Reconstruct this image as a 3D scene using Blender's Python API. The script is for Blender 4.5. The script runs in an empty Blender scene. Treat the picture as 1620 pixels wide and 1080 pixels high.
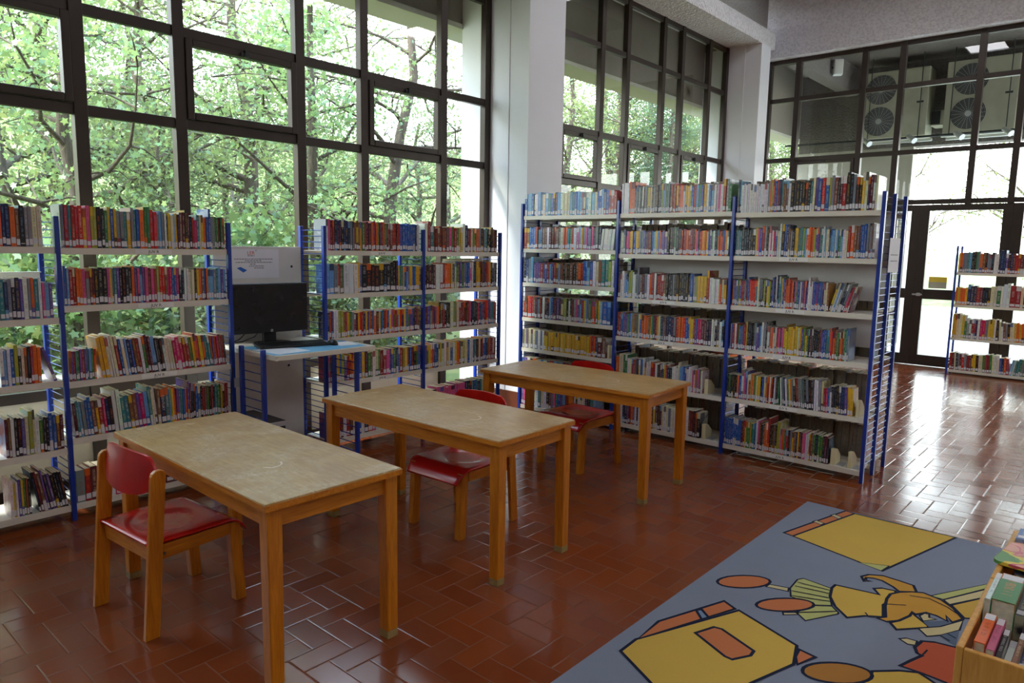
import bpy, math, random
from mathutils import Vector, Matrix
PI = math.pi
rnd = random.Random(7)
COL = bpy.context.scene.collection
H = 1.52

# ------------------------------------------------------------------ helpers
def lin(c):
    return tuple(((v/255)/12.92 if v/255 <= .04045 else ((v/255+.055)/1.055)**2.4) for v in c[:3]) + (1.0,)

class MB:
    def __init__(s):
        s.v = []; s.f = []; s.m = []; s.uv = {}; s.c1 = {}; s.c2 = {}; s.sd = {}
    def add(s, vs, fs, mi=0, M=None):
        o = len(s.v)
        if M is not None: vs = [tuple(M @ Vector(p)) for p in vs]
        s.v += [tuple(p) for p in vs]
        for f in fs:
            s.f.append(tuple(o+i for i in f)); s.m.append(mi)
        return o
    def box(s, x0, y0, z0, x1, y1, z1, mi=0, M=None):
        if x0 > x1: x0, x1 = x1, x0
        if y0 > y1: y0, y1 = y1, y0
        if z0 > z1: z0, z1 = z1, z0
        vs = [(x0,y0,z0),(x1,y0,z0),(x1,y1,z0),(x0,y1,z0),(x0,y0,z1),(x1,y0,z1),(x1,y1,z1),(x0,y1,z1)]
        fs = [(0,3,2,1),(4,5,6,7),(0,1,5,4),(1,2,6,5),(2,3,7,6),(3,0,4,7)]
        s.add(vs, fs, mi, M); return s
    def hexa(s, bot, top, mi=0, M=None):
        s.add(list(bot)+list(top), [(0,3,2,1),(4,5,6,7),(0,1,5,4),(1,2,6,5),(2,3,7,6),(3,0,4,7)], mi, M); return s
    def prism(s, poly, z0, z1, mi=0, M=None):
        n = len(poly)
        vs = [(x,y,z0) for x,y in poly] + [(x,y,z1) for x,y in poly]
        fs = [tuple(range(n-1,-1,-1)), tuple(range(n,2*n))] + [(i,(i+1)%n,n+(i+1)%n,n+i) for i in range(n)]
        s.add(vs, fs, mi, M); return s
    def tube(s, pts, r, mi=0, n=8, M=None):
        pts = [Vector(p) for p in pts]; rs = r if isinstance(r,(list,tuple)) else [r]*len(pts)
        vs = []; up = Vector((0.13,0.31,.94)).normalized()
        for i,p in enumerate(pts):
            d = (pts[min(i+1,len(pts)-1)]-pts[max(i-1,0)]).normalized()
            a = d.cross(up)
            if a.length < .05: a = d.cross(Vector((1,0,0)))
            a.normalize(); b = a.cross(d)
            for k in range(n):
                t = 2*PI*k/n
                vs.append(tuple(p + (a*math.cos(t)+b*math.sin(t))*rs[i]))
        fs = []
        for i in range(len(pts)-1):
            for k in range(n):
                fs.append((i*n+k, i*n+(k+1)%n, (i+1)*n+(k+1)%n, (i+1)*n+k))
        fs.append(tuple(range(n))); fs.append(tuple((len(pts)-1)*n+k for k in range(n-1,-1,-1)))
        s.add(vs, fs, mi, M); return s
    def build(s, name, mats, parent=None, smooth=False, bevel=0, loc=None, rz=None):
        me = bpy.data.meshes.new(name); me.from_pydata(s.v, [], s.f)
        if not isinstance(mats,(list,tuple)): mats = [mats]
        for m in mats: me.materials.append(m)
        me.polygons.foreach_set('material_index', s.m)
        if smooth: me.polygons.foreach_set('use_smooth', [True]*len(me.polygons))
        me.update()
        o = bpy.data.objects.new(name, me); COL.objects.link(o)
        if parent is not None: o.parent = parent
        if loc is not None: o.location = loc
        if rz is not None: o.rotation_euler = (0,0,rz)
        if bevel:
            b = o.modifiers.new('bevel','BEVEL'); b.width = bevel; b.segments = 2; b.limit_method = 'ANGLE'; b.angle_limit = .7
        return o

def tag(o, label=None, cat=None, group=None, kind=None):
    if label: o['label'] = label
    if cat: o['category'] = cat
    if group: o['group'] = group
    if kind: o['kind'] = kind
    return o
def thing(name, label, cat, loc=(0,0,0), rz=0, group=None, kind=None):
    o = bpy.data.objects.new(name, None); COL.objects.link(o)
    o.empty_display_size = .1
    o.location = loc; o.rotation_euler = (0,0,rz)
    return tag(o, label, cat, group, kind)
def struct(o): o['kind'] = 'structure'; return o
def text(s, name, mat, parent, M, size, align='CENTER', ext=.0003):
    cu = bpy.data.curves.new(name, 'FONT'); cu.body = s; cu.size = size; cu.align_x = align; cu.align_y = 'CENTER'; cu.extrude = ext
    cu.resolution_u = 2
    cu.materials.append(mat)
    tmp = bpy.data.objects.new(name, cu); COL.objects.link(tmp)
    me = bpy.data.meshes.new_from_object(tmp); bpy.data.objects.remove(tmp); bpy.data.curves.remove(cu)
    me.materials.clear(); me.materials.append(mat); me.name = name
    o = bpy.data.objects.new(name, me); COL.objects.link(o); o.parent = parent; o.matrix_local = M
    return o
def frame_mat(origin, xa, ya):
    xa = Vector(xa).normalized(); ya = Vector(ya).normalized(); za = xa.cross(ya)
    m = Matrix((xa,ya,za)).transposed().to_4x4(); m.translation = Vector(origin); return m

# ------------------------------------------------------------------ materials
class NT:
    def __init__(s, name):
        s.mat = bpy.data.materials.new(name); s.mat.use_nodes = True
        s.t = s.mat.node_tree; s.t.nodes.clear()
        s.out = s.n('ShaderNodeOutputMaterial')
    def n(s, typ, **kw):
        nd = s.t.nodes.new(typ)
        for k,v in kw.items(): setattr(nd, k, v)
        return nd
    def l(s, a, b): s.t.links.new(a, b)
    def set(s, sock, v):
        if hasattr(v, 'links') or hasattr(v,'is_linked'): s.l(v, sock)
        else: sock.default_value = v
    def math(s, op, a, b=None, c=None, clamp=False):
        nd = s.n('ShaderNodeMath', operation=op); nd.use_clamp = clamp
        s.set(nd.inputs[0], a)
        if b is not None: s.set(nd.inputs[1], b)
        if c is not None: s.set(nd.inputs[2], c)
        return nd.outputs[0]
    def mix(s, f, a, b):
        nd = s.n('ShaderNodeMix', data_type='RGBA'); s.set(nd.inputs[0], f); s.set(nd.inputs[6], a); s.set(nd.inputs[7], b)
        return nd.outputs[2]
    def noise(s, vec, scale, detail=3, rough=.5, dist=0):
        nd = s.n('ShaderNodeTexNoise'); nd.inputs['Scale'].default_value = scale; nd.inputs['Detail'].default_value = detail
        nd.inputs['Roughness'].default_value = rough; nd.inputs['Distortion'].default_value = dist
        if vec is not None: s.l(vec, nd.inputs['Vector'])
        return nd.outputs[0]
    def ramp(s, f, stops):
        nd = s.n('ShaderNodeValToRGB'); s.l(f, nd.inputs[0]); e = nd.color_ramp.elements
        while len(e) < len(stops): e.new(.5)
        for i,(p,c) in enumerate(stops): e[i].position = p; e[i].color = c
        return nd.outputs[0]
    def coord(s, which='Object'):
        return s.n('ShaderNodeTexCoord').outputs[which]
    def mapping(s, vec, scale=(1,1,1), loc=(0,0,0), rot=(0,0,0)):
        nd = s.n('ShaderNodeMapping'); s.l(vec, nd.inputs[0]); nd.inputs[1].default_value = loc; nd.inputs[2].default_value = rot; nd.inputs[3].default_value = scale
        return nd.outputs[0]
    def bsdf(s, col, rough=.5, metal=0, spec=.5, coat=0, bump=None, bstr=.2, bdist=.01, trans=0):
        b = s.n('ShaderNodeBsdfPrincipled'); s.set(b.inputs['Base Color'], col); s.set(b.inputs['Roughness'], rough)
        b.inputs['Metallic'].default_value = metal; b.inputs['Specular IOR Level'].default_value = spec
        b.inputs['Coat Weight'].default_value = coat; b.inputs['Coat Roughness'].default_value = .15
        if bump is not None:
            bp = s.n('ShaderNodeBump'); bp.inputs['Strength'].default_value = bstr; bp.inputs['Distance'].default_value = bdist
            s.l(bump, bp.inputs['Height']); s.l(bp.outputs[0], b.inputs['Normal'])
        s.l(b.outputs[0], s.out.inputs[0]); return b

def plain(name, rgb, rough=.5, metal=0, spec=.5, coat=0, var=.06, scale=8):
    t = NT(name); c = lin(rgb)
    n = t.noise(t.coord(), scale, 3)
    lo = tuple(v*(1-var) for v in c[:3])+(1,); hi = tuple(min(1,v*(1+var)) for v in c[:3])+(1,)
    col = t.ramp(n, [(.3,lo),(.7,hi)])
    r2 = t.math('MULTIPLY_ADD', n, .12, rough-.06, clamp=True)
    t.bsdf(col, r2, metal, spec, coat)
    return t.mat

def wood(name, rgb, rgb2, rough=.4, scale=6, coat=.15, ax=2):
    t = NT(name); co = t.coord()
    sc_ = [scale*3]*3; sc_[ax] = scale*.35; s2 = [60,60,60]; s2[ax] = 4
    m = t.mapping(co, tuple(sc_))
    n1 = t.noise(m, 3, 5, .6, .6)
    n2 = t.noise(t.mapping(co, tuple(s2)), 3, 2)
    f = t.math('MULTIPLY_ADD', n2, .3, t.math('MULTIPLY', n1, .8))
    col = t.ramp(f, [(.35, lin(rgb2)), (.68, lin(rgb))])
    t.bsdf(col, rough, 0, .4, coat, bump=n2, bstr=.04, bdist=.002)
    return t.mat

def stucco(name, rgb, s=120, st=.5, sp=.0):
    t = NT(name); co = t.coord()
    n = t.noise(co, s, 2, .6); n2 = t.noise(co, 2.5, 4)
    col = t.mix(t.math('MULTIPLY', n2, .35), lin(rgb), tuple(v*.72 for v in lin(rgb)[:3])+(1,))
    col = t.mix(t.math('MULTIPLY', t.ramp(n, [(.36,(1,1,1,1)),(.56,(0,0,0,1))]), sp), col, tuple(v*.45 for v in lin(rgb)[:3])+(1,))
    t.bsdf(col, .85, 0, .2, bump=n, bstr=st, bdist=.03)
    return t.mat

M = {}
M['white'] = plain('white_plaster', (222,221,226), .6, var=.03, scale=2)
M['column'] = plain('white_column_paint', (226,225,231), .55, var=.03, scale=1.5)
M['stucco'] = stucco('rough_white_stucco', (232,228,232), 34, 1.0, .34)
M['stuccodark'] = stucco('rough_shaded_stucco', (176,170,168), 34, 1.0, .34)  # darker copy of the stucco: shade on the wall above the beam painted in
M['concrete'] = stucco('board_marked_concrete', (150,140,130), 14, .25)
M['porch'] = stucco('porch_stucco', (122,115,112), 34, 1.0, .3)
M['porchwall'] = stucco('porch_painted_wall', (176,170,160), 30, .1)
M['concretelight'] = stucco('lit_concrete_edge', (216,212,200), 30, .1)  # paler concrete: light on the fascia's lower edge put into the colour
M['ceiling'] = stucco('grey_ceiling', (150,143,140), 60, .6)
M['frame'] = plain('dark_bronze_frame', (60,50,44), .38, metal=.45, var=.08)
M['panelcream'] = plain('cream_infill_panel', (214,206,186), .5, var=.04)
M['shelf'] = plain('cream_white_shelf', (226,219,204), .42, var=.03)
M['shelfback'] = plain('grey_back_panel', (222,219,213), .5, var=.04)
M['blue'] = plain('cobalt_blue_metal', (14,52,152), .35, spec=.6, coat=.2, var=.08)
M['rung'] = plain('blue_wire_rung', (30,60,150), .25, metal=.3, spec=.8, var=.05)
M['baseboard'] = plain('red_brown_tile_skirting', (98,52,36), .35, var=.15)
M['labelplate'] = plain('shelf_label_plate', (240,238,232), .3)
M['ink'] = plain('black_ink', (30,28,30), .6)
M['red'] = None
M['black'] = plain('black_plastic', (20,20,23), .42, var=.1)
M['blackgloss'] = plain('dark_screen', (14,15,18), .28, spec=.5, var=.04)
M['keys'] = plain('black_keys', (28,28,32), .5)
M['silver'] = plain('silver_plastic', (190,190,192), .35, metal=.3)
M['paper'] = plain('white_paper', (235,235,240), .7, var=.02)
M['paperblue'] = plain('light_blue_card', (120,190,230), .55, var=.04)
M['logored'] = plain('logo_red', (205,60,55), .6)
M['logogrey'] = plain('logo_grey_text', (95,95,110), .6)
M['logoblue'] = plain('leaflet_blue', (25,95,190), .5)
M['cream'] = plain('cream_bookend', (226,214,170), .5, var=.04)
M['acbody'] = plain('ac_beige_casing', (184,182,162), .5, var=.05)
M['acdark'] = plain('ac_dark_grille', (26,30,34), .5)
M['pavement'] = plain('pale_paving', (215,208,190), .7, var=.08, scale=3)
M['yellow'] = plain('sticker_yellow', (232,205,70), .5)
M['brass'] = plain('worn_leg_foot', (150,128,78), .5, var=.2, scale=40)
M['screw'] = plain('steel_screw', (120,120,120), .3, metal=.9)
for k_,a_ in (('wood',2),('woodx',0),('woody',1)): M[k_] = wood('golden_beech', (206,128,28), (172,94,14), .4, coat=.08, ax=a_)
M['wood2'] = wood('pale_beech_bin', (222,164,78), (200,138,56), .45)
M['bark'] = None
# red lacquered plywood with worn seat
t = NT('red_lacquer'); co = t.coord('Generated')
n = t.noise(t.coord(), 12, 4)
t.bsdf(t.ramp(n, [(.3,lin((165,12,12))),(.7,lin((196,22,18)))]), .30, 0, .4, .12)
M['red'] = t.mat
t = NT('worn_red_seat'); co = t.coord()
d = t.n('ShaderNodeVectorMath', operation='LENGTH'); t.l(t.mapping(co, (5.4,5.8,0)), d.inputs[0])
dn = t.math('ADD', d.outputs['Value'], t.math('MULTIPLY', t.noise(co, 9, 5, .7), .8))
mask = t.ramp(dn, [(.85,(1,1,1,1)),(1.45,(0,0,0,1))])
fine = t.ramp(t.noise(co, 35, 5, .7), [(.40,(.25,.25,.25,1)),(.65,(1,1,1,1))])
mk = t.math('MULTIPLY', t.math('MULTIPLY', mask, fine), .6)
t.bsdf(t.mix(mk, lin((204,24,20)), lin((206,160,120))), t.math('MULTIPLY_ADD', mk, .3, .25), 0, .5, .3)
M['seat'] = t.mat
# table top: varnished, rubbed pale
t = NT('worn_table_top'); co = t.coord()
g1 = t.noise(t.mapping(co, (3,22,3)), 3, 5, .6, .4)
w1 = t.noise(co, 3.2, 6, .65, .6); w2 = t.noise(co, 34, 5, .75, 1.2)
base = t.ramp(g1, [(.3,lin((168,126,64))),(.7,lin((198,156,88)))])
wear = t.math('MULTIPLY', t.ramp(w1, [(.46,(0,0,0,1)),(.68,(1,1,1,1))]), t.ramp(w2, [(.40,(.1,.1,.1,1)),(.60,(1,1,1,1))]))
blotch = t.ramp(t.noise(co, 7, 4, .6), [(.35,(0,0,0,1)),(.7,(1,1,1,1))])
c = t.mix(t.math('MULTIPLY', blotch, .6), base, lin((158,114,54)))
c = t.mix(t.math('MULTIPLY', wear, .62), c, lin((226,212,184)))
# scribbles: thin rings
vr = t.n('ShaderNodeTexVoronoi', feature='F1'); vr.inputs['Scale'].default_value = 5
t.l(t.mapping(co, (1,1,0), (.31,.2,0)), vr.inputs['Vector'])
rg = t.math('ABSOLUTE', t.math('SUBTRACT', t.math('ADD', vr.outputs['Distance'], t.math('MULTIPLY', t.noise(co, 14, 3), .22)), .31))
ring = t.math('LESS_THAN', rg, .020)
gate = t.math('GREATER_THAN', t.noise(co, 2.2, 1), .50)
c = t.mix(t.math('MULTIPLY', t.math('MULTIPLY', ring, gate), .6), c, lin((236,226,206)))
t.bsdf(c, t.math('MULTIPLY_ADD', wear, .15, .36), 0, .5, .1)
M['tabletop'] = t.mat
# glass
t = NT('window_glass')
fr = t.n('ShaderNodeFresnel'); fr.inputs[0].default_value = 1.5
ge = t.n('ShaderNodeNewGeometry')
fac = t.math('MULTIPLY', fr.outputs[0], t.math('SUBTRACT', 1.0, ge.outputs['Backfacing']))
fac = t.math('MULTIPLY', fac, .9)
tr = t.n('ShaderNodeBsdfTransparent'); tr.inputs[0].default_value = (.955,.985,.97,1)
gl = t.n('ShaderNodeBsdfGlossy'); gl.inputs['Roughness'].default_value = .0; gl.inputs[0].default_value = (1,1,1,1)
mx = t.n('ShaderNodeMixShader'); t.l(fac, mx.inputs[0]); t.l(tr.outputs[0], mx.inputs[1]); t.l(gl.outputs[0], mx.inputs[2]); t.l(mx.outputs[0], t.out.inputs[0])
M['glass'] = t.mat
# lamp
t = NT('lit_diffuser'); e = t.n('ShaderNodeEmission'); e.inputs[0].default_value = (.97,.97,1,1); e.inputs[1].default_value = 13.5
t.l(e.outputs[0], t.out.inputs[0]); M['lamp'] = t.mat
# herringbone terracotta floor
def floor_mat():
    t = NT('terracotta_herringbone'); co = t.coord(); W = .105
    sp = t.n('ShaderNodeSeparateXYZ'); t.l(co, sp.inputs[0])
    X = t.math('DIVIDE', t.math('ADD', sp.outputs[0], 10*W*4+2.97-.01), W); Y = t.math('DIVIDE', t.math('ADD', sp.outputs[1], 10*W*4-.045), W)
    i = t.math('FLOOR', X); j = t.math('FLOOR', Y); u = t.math('SUBTRACT', X, i); v = t.math('SUBTRACT', Y, j)
    s = t.math('FLOORED_MODULO', t.math('SUBTRACT', i, j), 4)
    def eq(k): return t.math('COMPARE', s, float(k), .1)
    s0, s1, s2, s3 = eq(0), eq(1), eq(2), eq(3)
    BIG = 5.0
    dl = t.math('ADD', u, t.math('MULTIPLY', s1, BIG)); dr = t.math('ADD', t.math('SUBTRACT', 1, u), t.math('MULTIPLY', s0, BIG))
    db = t.math('ADD', v, t.math('MULTIPLY', s2, BIG)); dt = t.math('ADD', t.math('SUBTRACT', 1, v), t.math('MULTIPLY', s3, BIG))
    d = t.math('MINIMUM', t.math('MINIMUM', dl, dr), t.math('MINIMUM', db, dt))
    cb = t.n('ShaderNodeCombineXYZ')
    t.l(t.math('SUBTRACT', i, s1), cb.inputs[0]); t.l(t.math('SUBTRACT', j, s2), cb.inputs[1])
    wn = t.n('ShaderNodeTexWhiteNoise', noise_dimensions='3D'); t.l(cb.outputs[0], wn.inputs['Vector'])
    rv = wn.outputs['Value']
    col = t.ramp(rv, [(.0,lin((122,56,28))),(.3,lin((136,64,30))),(.6,lin((146,72,34))),(.85,lin((128,62,34))),(1,lin((132,74,46)))])
    n = t.noise(co, 9, 6, .65); col = t.mix(t.math('MULTIPLY', n, .5), col, lin((108,52,30)))
    n3 = t.noise(co, 1.2, 3); col = t.mix(t.math('MULTIPLY', t.ramp(n3,[(.4,(0,0,0,1)),(.7,(1,1,1,1))]), .18), col, lin((134,80,52)))
    joint = t.ramp(d, [(.012,(1,1,1,1)),(.03,(0,0,0,1))])
    jn = t.math('MULTIPLY', joint, t.math('MULTIPLY_ADD', t.noise(co, 6, 3), .7, .15))
    col = t.mix(jn, col, lin((120,92,74)))
    hgt = t.math('ADD', t.ramp(d, [(.0,(0,0,0,1)),(.05,(1,1,1,1))]), t.math('MULTIPLY', rv, .0))
    hgt = t.math('ADD', hgt, t.math('MULTIPLY', t.noise(co, 30, 3), .12))
    # every tile lies at a slightly different tilt
    sc3 = t.n('ShaderNodeSeparateColor'); t.l(wn.outputs['Color'], sc3.inputs[0])
    XL = t.math('ADD', u, s1); YL = t.math('ADD', v, s2)
    tl = t.math('ADD', t.math('MULTIPLY', XL, t.math('SUBTRACT', sc3.outputs[0], .5)), t.math('MULTIPLY', YL, t.math('SUBTRACT', sc3.outputs[1], .5)))
    hgt = t.math('ADD', hgt, t.math('MULTIPLY', tl, 1.1))
    rough = t.math('MULTIPLY_ADD', n, .16, .07)
    rough = t.math('ADD', rough, t.math('MULTIPLY', rv, .06))
    b = t.bsdf(col, rough, 0, .42, .0, bump=hgt, bstr=.25, bdist=.003)
    return t.mat
M['floor'] = floor_mat()
# rug colours
def rugm(name, rgb):
    t = NT('rug_'+name); co = t.coord(); n = t.noise(co, 260, 2, .7); n2 = t.noise(co, 5, 4)
    c = t.mix(t.math('MULTIPLY', n2, .35), lin(rgb), tuple(v*.8 for v in lin(rgb)[:3])+(1,))
    c = t.mix(t.math('MULTIPLY', n, .3), c, tuple(v*.6 for v in lin(rgb)[:3])+(1,))
    t.bsdf(c, .95, 0, .1, bump=n, bstr=.5, bdist=.004); return t.mat
RUGC = dict(base=(138,144,162), yellow=(214,176,84), green=(188,188,120), orange=(202,122,80), pale=(200,190,150), cream=(208,192,146), ochrelight=(206,166,80),
  slate=(98,110,132), ochre=(204,152,66), red=(192,92,64), ochredark=(176,122,60), lightblue=(126,146,180), line=(34,40,62))
for k,v in RUGC.items(): M['rug_'+k] = rugm(k, v)
# books: one shader, colours come from attributes
def book_mat():
    t = NT('book_cover')
    a1 = t.n('ShaderNodeAttribute', attribute_name='Col'); a2 = t.n('ShaderNodeAttribute', attribute_name='Col2'); a3 = t.n('ShaderNodeAttribute', attribute_name='Sd')
    uv = t.n('ShaderNodeUVMap'); sp = t.n('ShaderNodeSeparateXYZ'); t.l(uv.outputs[0], sp.inputs[0])
    u, v = sp.outputs[0], sp.outputs[1]; sd = a3.outputs['Fac']
    onsp = t.math('GREATER_THAN', u, 0.0)
    cv = t.n('ShaderNodeCombineXYZ'); t.l(t.math('FLOOR', t.math('MULTIPLY', u, 9)), cv.inputs[0]); t.l(t.math('FLOOR', t.math('MULTIPLY', v, 64)), cv.inputs[1]); t.l(t.math('MULTIPLY', sd, 91.7), cv.inputs[2])
    wn = t.n('ShaderNodeTexWhiteNoise', noise_dimensions='3D'); t.l(cv.outputs[0], wn.inputs['Vector'])
    let = t.math('GREATER_THAN', wn.outputs['Value'], .42)
    gap = t.n('ShaderNodeTexNoise', noise_dimensions='2D'); gap.inputs['Scale'].default_value = 1.0; gap.inputs['Detail'].default_value = 1
    gv = t.n('ShaderNodeCombineXYZ'); t.l(t.math('MULTIPLY', v, 9), gv.inputs[0]); t.l(t.math('MULTIPLY', sd, 57.0), gv.inputs[1]); t.l(gv.outputs[0], gap.inputs['Vector'])
    gp = t.math('GREATER_THAN', gap.outputs[0], .43)
    reg = t.math('MULTIPLY', t.math('GREATER_THAN', u, .30), t.math('LESS_THAN', u, .72))
    reg = t.math('MULTIPLY', reg, t.math('MULTIPLY', t.math('GREATER_THAN', v, .24), t.math('LESS_THAN', v, .93)))
    tx = t.math('MULTIPLY', t.math('MULTIPLY', let, gp), t.math('MULTIPLY', reg, onsp))
    # colour band on some
    s7 = t.math('FRACT', t.math('MULTIPLY', sd, 7.13))
    top = t.math('MULTIPLY', t.math('GREATER_THAN', v, .78), t.math('GREATER_THAN', s7, .82))
    s5 = t.math('FRACT', t.math('MULTIPLY', sd, 5.37))
    lowb = t.math('MULTIPLY', t.math('LESS_THAN', v, .27), t.math('GREATER_THAN', s5, .86))
    band = t.math('MULTIPLY', t.math('MAXIMUM', top, lowb), onsp)
    f = t.math('MAXIMUM', t.math('MULTIPLY', tx, .42), t.math('MULTIPLY', band, .85))
    c = t.mix(f, a1.outputs['Color'], a2.outputs['Color'])
    # printed picture on front and back boards
    pn = t.n('ShaderNodeTexNoise'); pn.inputs['Scale'].default_value = 11; pn.inputs['Detail'].default_value = 3; t.l(t.coord(), pn.inputs['Vector'])
    pm = t.math('MULTIPLY', t.ramp(pn.outputs[0], [(.46,(0,0,0,1)),(.54,(1,1,1,1))]), t.math('MULTIPLY', t.math('SUBTRACT', 1, onsp), .45))
    c = t.mix(pm, c, a2.outputs['Color'])
    # library plastic film
    t.bsdf(c, .38, 0, .45, .15)
    return t.mat
M['book'] = book_mat()
M['pages'] = plain('book_pages', (214,205,180), .8, var=.12, scale=60)
M['shadedpages'] = plain('shaded_page_edges', (128,116,98), .85, var=.15, scale=60)  # darker page tone: shade on the rear books put into the colour
M['sticker'] = plain('white_spine_label', (214,212,216), .5, var=.05, scale=30)
M['titlec'] = plain('title_silver', (206,204,196), .5)
RUG_FILLS=[["yellow",[[-1.29,3.763],[-1.149,4.355],[-0.637,4.366],[-0.817,3.638]],1],["green",[[-0.931,3.661],[-0.807,3.723],[-0.819,3.636]],1],["orange",[[-1.343,3.775],[-1.202,4.366],[-1.149,4.355],[-1.29,3.763]],1],["pale",[[-1.285,4.054],[-1.277,4.086],[-1.226,4.071],[-1.233,4.036]],1],["pale",[[-1.243,4.227],[-1.233,4.261],[-1.181,4.239],[-1.19,4.199]],1],["cream",[[-1.159,3.121],[-1.08,3.148],[-1.07,3.112],[-1.161,3.087]],1],["green",[[-1.082,3.26],[-1.066,3.292],[-0.934,3.278],[-0.911,3.182],[-0.882,3.114],[-0.939,3.066],[-1.043,3.072],[-1.075,3.151]],1],["green",[[-0.974,2.948],[-0.938,3.061],[-0.88,3.108],[-0.84,3.068],[-0.839,3.055],[-0.92,2.903]],1],["cream",[[-1.015,2.907],[-0.975,2.944],[-0.959,2.935],[-1.005,2.888]],1],["orange",[[-1.166,3.15],[-1.163,3.126],[-1.169,3.097],[-1.183,3.065],[-1.204,3.033],[-1.23,3.005],[-1.259,2.982],[-1.287,2.966],[-1.312,2.96],[-1.333,2.965],[-1.346,2.979],[-1.35,3.001],[-1.345,3.03],[-1.332,3.063],[-1.31,3.096],[-1.283,3.126],[-1.254,3.149],[-1.225,3.165],[-1.199,3.17],[-1.179,3.165]],1],["orange",[[-0.941,3.067],[-0.939,3.044],[-0.947,3.015],[-0.962,2.984],[-0.985,2.952],[-1.011,2.923],[-1.04,2.899],[-1.069,2.883],[-1.094,2.876],[-1.113,2.879],[-1.125,2.892],[-1.127,2.914],[-1.121,2.943],[-1.106,2.975],[-1.083,3.008],[-1.055,3.038],[-1.025,3.063],[-0.996,3.079],[-0.971,3.085],[-0.952,3.081]],1],["green",[[-0.587,3.514],[-0.414,3.838],[-0.407,3.785],[-0.535,3.517]],1],["cream",[[-0.535,3.513],[-0.405,3.776],[-0.393,3.69],[-0.506,3.482]],1],["ochrelight",[[-0.501,3.482],[-0.392,3.683],[-0.374,3.434],[-0.436,3.389]],1],["yellow",[[-0.934,3.327],[-0.759,3.365],[-0.794,3.411],[-0.767,3.442],[-0.715,3.455],[-0.693,3.405],[-0.709,3.33],[-0.719,3.275],[-0.69,3.162],[-0.749,3.119],[-0.801,3.05],[-0.87,3.117],[-0.915,3.194],[-0.936,3.284]],1],["yellow",[[-0.608,3.281],[-0.529,3.208],[-0.531,3.196],[-0.622,3.088],[-0.657,3.132],[-0.633,3.175]],1],["slate",[[-0.557,3.234],[-0.449,3.363],[-0.441,3.317],[-0.528,3.203]],0],["cream",[[-0.559,3.161],[-0.545,3.18],[-0.496,3.239],[-0.436,3.362],[-0.431,3.262],[-0.478,3.167],[-0.519,3.116]],1],["slate",[[-0.481,3.162],[-0.431,3.259],[-0.418,3.11],[-0.45,3.132]],0],["cream",[[-0.58,3.28],[-0.57,3.317],[-0.552,3.32],[-0.546,3.291],[-0.52,3.296],[-0.558,3.24]],1],["ochre",[[-0.872,3.503],[-0.852,3.548],[-0.798,3.583],[-0.729,3.579],[-0.667,3.572],[-0.641,3.509],[-0.701,3.46],[-0.734,3.492],[-0.788,3.524],[-0.824,3.523],[-0.851,3.506],[-0.848,3.475],[-0.823,3.481],[-0.848,3.458]],1],["ochre",[[-0.699,3.453],[-0.66,3.495],[-0.617,3.523],[-0.542,3.503],[-0.487,3.453],[-0.438,3.374],[-0.466,3.313],[-0.497,3.359],[-0.483,3.31],[-0.527,3.33],[-0.563,3.331],[-0.594,3.281],[-0.61,3.293],[-0.61,3.251],[-0.633,3.175],[-0.668,3.129],[-0.706,3.133],[-0.683,3.169],[-0.71,3.269],[-0.723,3.346],[-0.723,3.407]],1],["cream",[[-0.596,3.019],[-0.576,3.044],[-0.539,3.049],[-0.535,3.011],[-0.561,2.998]],1],["red",[[-0.525,3.062],[-0.484,3.089],[-0.42,3.102],[-0.219,3.167],[-0.176,2.784],[-0.308,2.748],[-0.395,2.811],[-0.469,2.817],[-0.544,2.814],[-0.523,2.882],[-0.5,2.947],[-0.518,2.953],[-0.535,2.994]],1],["yellow",[[-0.616,2.609],[-0.61,2.705],[-0.539,2.777],[-0.484,2.813],[-0.449,2.795],[-0.38,2.753],[-0.355,2.616],[-0.593,2.394]],1],["ochredark",[[-0.602,2.674],[-0.601,2.653],[-0.607,2.63],[-0.619,2.605],[-0.636,2.58],[-0.658,2.557],[-0.682,2.537],[-0.708,2.522],[-0.734,2.512],[-0.757,2.508],[-0.777,2.51],[-0.792,2.519],[-0.8,2.534],[-0.803,2.554],[-0.798,2.578],[-0.786,2.604],[-0.768,2.63],[-0.745,2.654],[-0.72,2.675],[-0.693,2.691],[-0.666,2.7],[-0.643,2.703],[-0.623,2.7],[-0.609,2.689]],1],["yellow",[[-1.355,2.185],[-1.356,2.296],[-1.158,2.793],[-0.876,2.687],[-0.838,2.551],[-0.905,2.333],[-0.962,2.123],[-1.067,2.037]],1],["orange",[[-1.352,2.308],[-1.361,2.478],[-1.24,2.826],[-1.175,2.794]],1],["lightblue",[[-1.291,2.667],[-1.278,2.691],[-1.225,2.649],[-1.239,2.615]],1],["orange",[[-1.208,2.499],[-1.174,2.593],[-1.143,2.6],[-0.983,2.535],[-0.979,2.496],[-1.019,2.423],[-1.048,2.424]],1],["orange",[[-0.86,2.666],[-0.795,2.655],[-0.827,2.559],[-0.853,2.607]],1]]
RUG_LINES=[[[-1.071,3.229],[-0.926,3.253]],[[-1.066,3.184],[-0.921,3.219]],[[-1.06,3.126],[-0.909,3.176]],[[-1.043,3.08],[-0.894,3.146]],[[-0.97,2.945],[-0.851,3.072]],[[-0.655,3.449],[-0.584,3.478],[-0.508,3.446],[-0.455,3.398]],[[-0.717,3.285],[-0.644,3.339]],[[-0.757,3.147],[-0.735,3.119],[-0.715,3.132]],[[-0.481,3.159],[-0.443,3.139]],[[-0.462,3.195],[-0.429,3.177]],[[-0.5,2.947],[-0.494,3.004]]]
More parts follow.
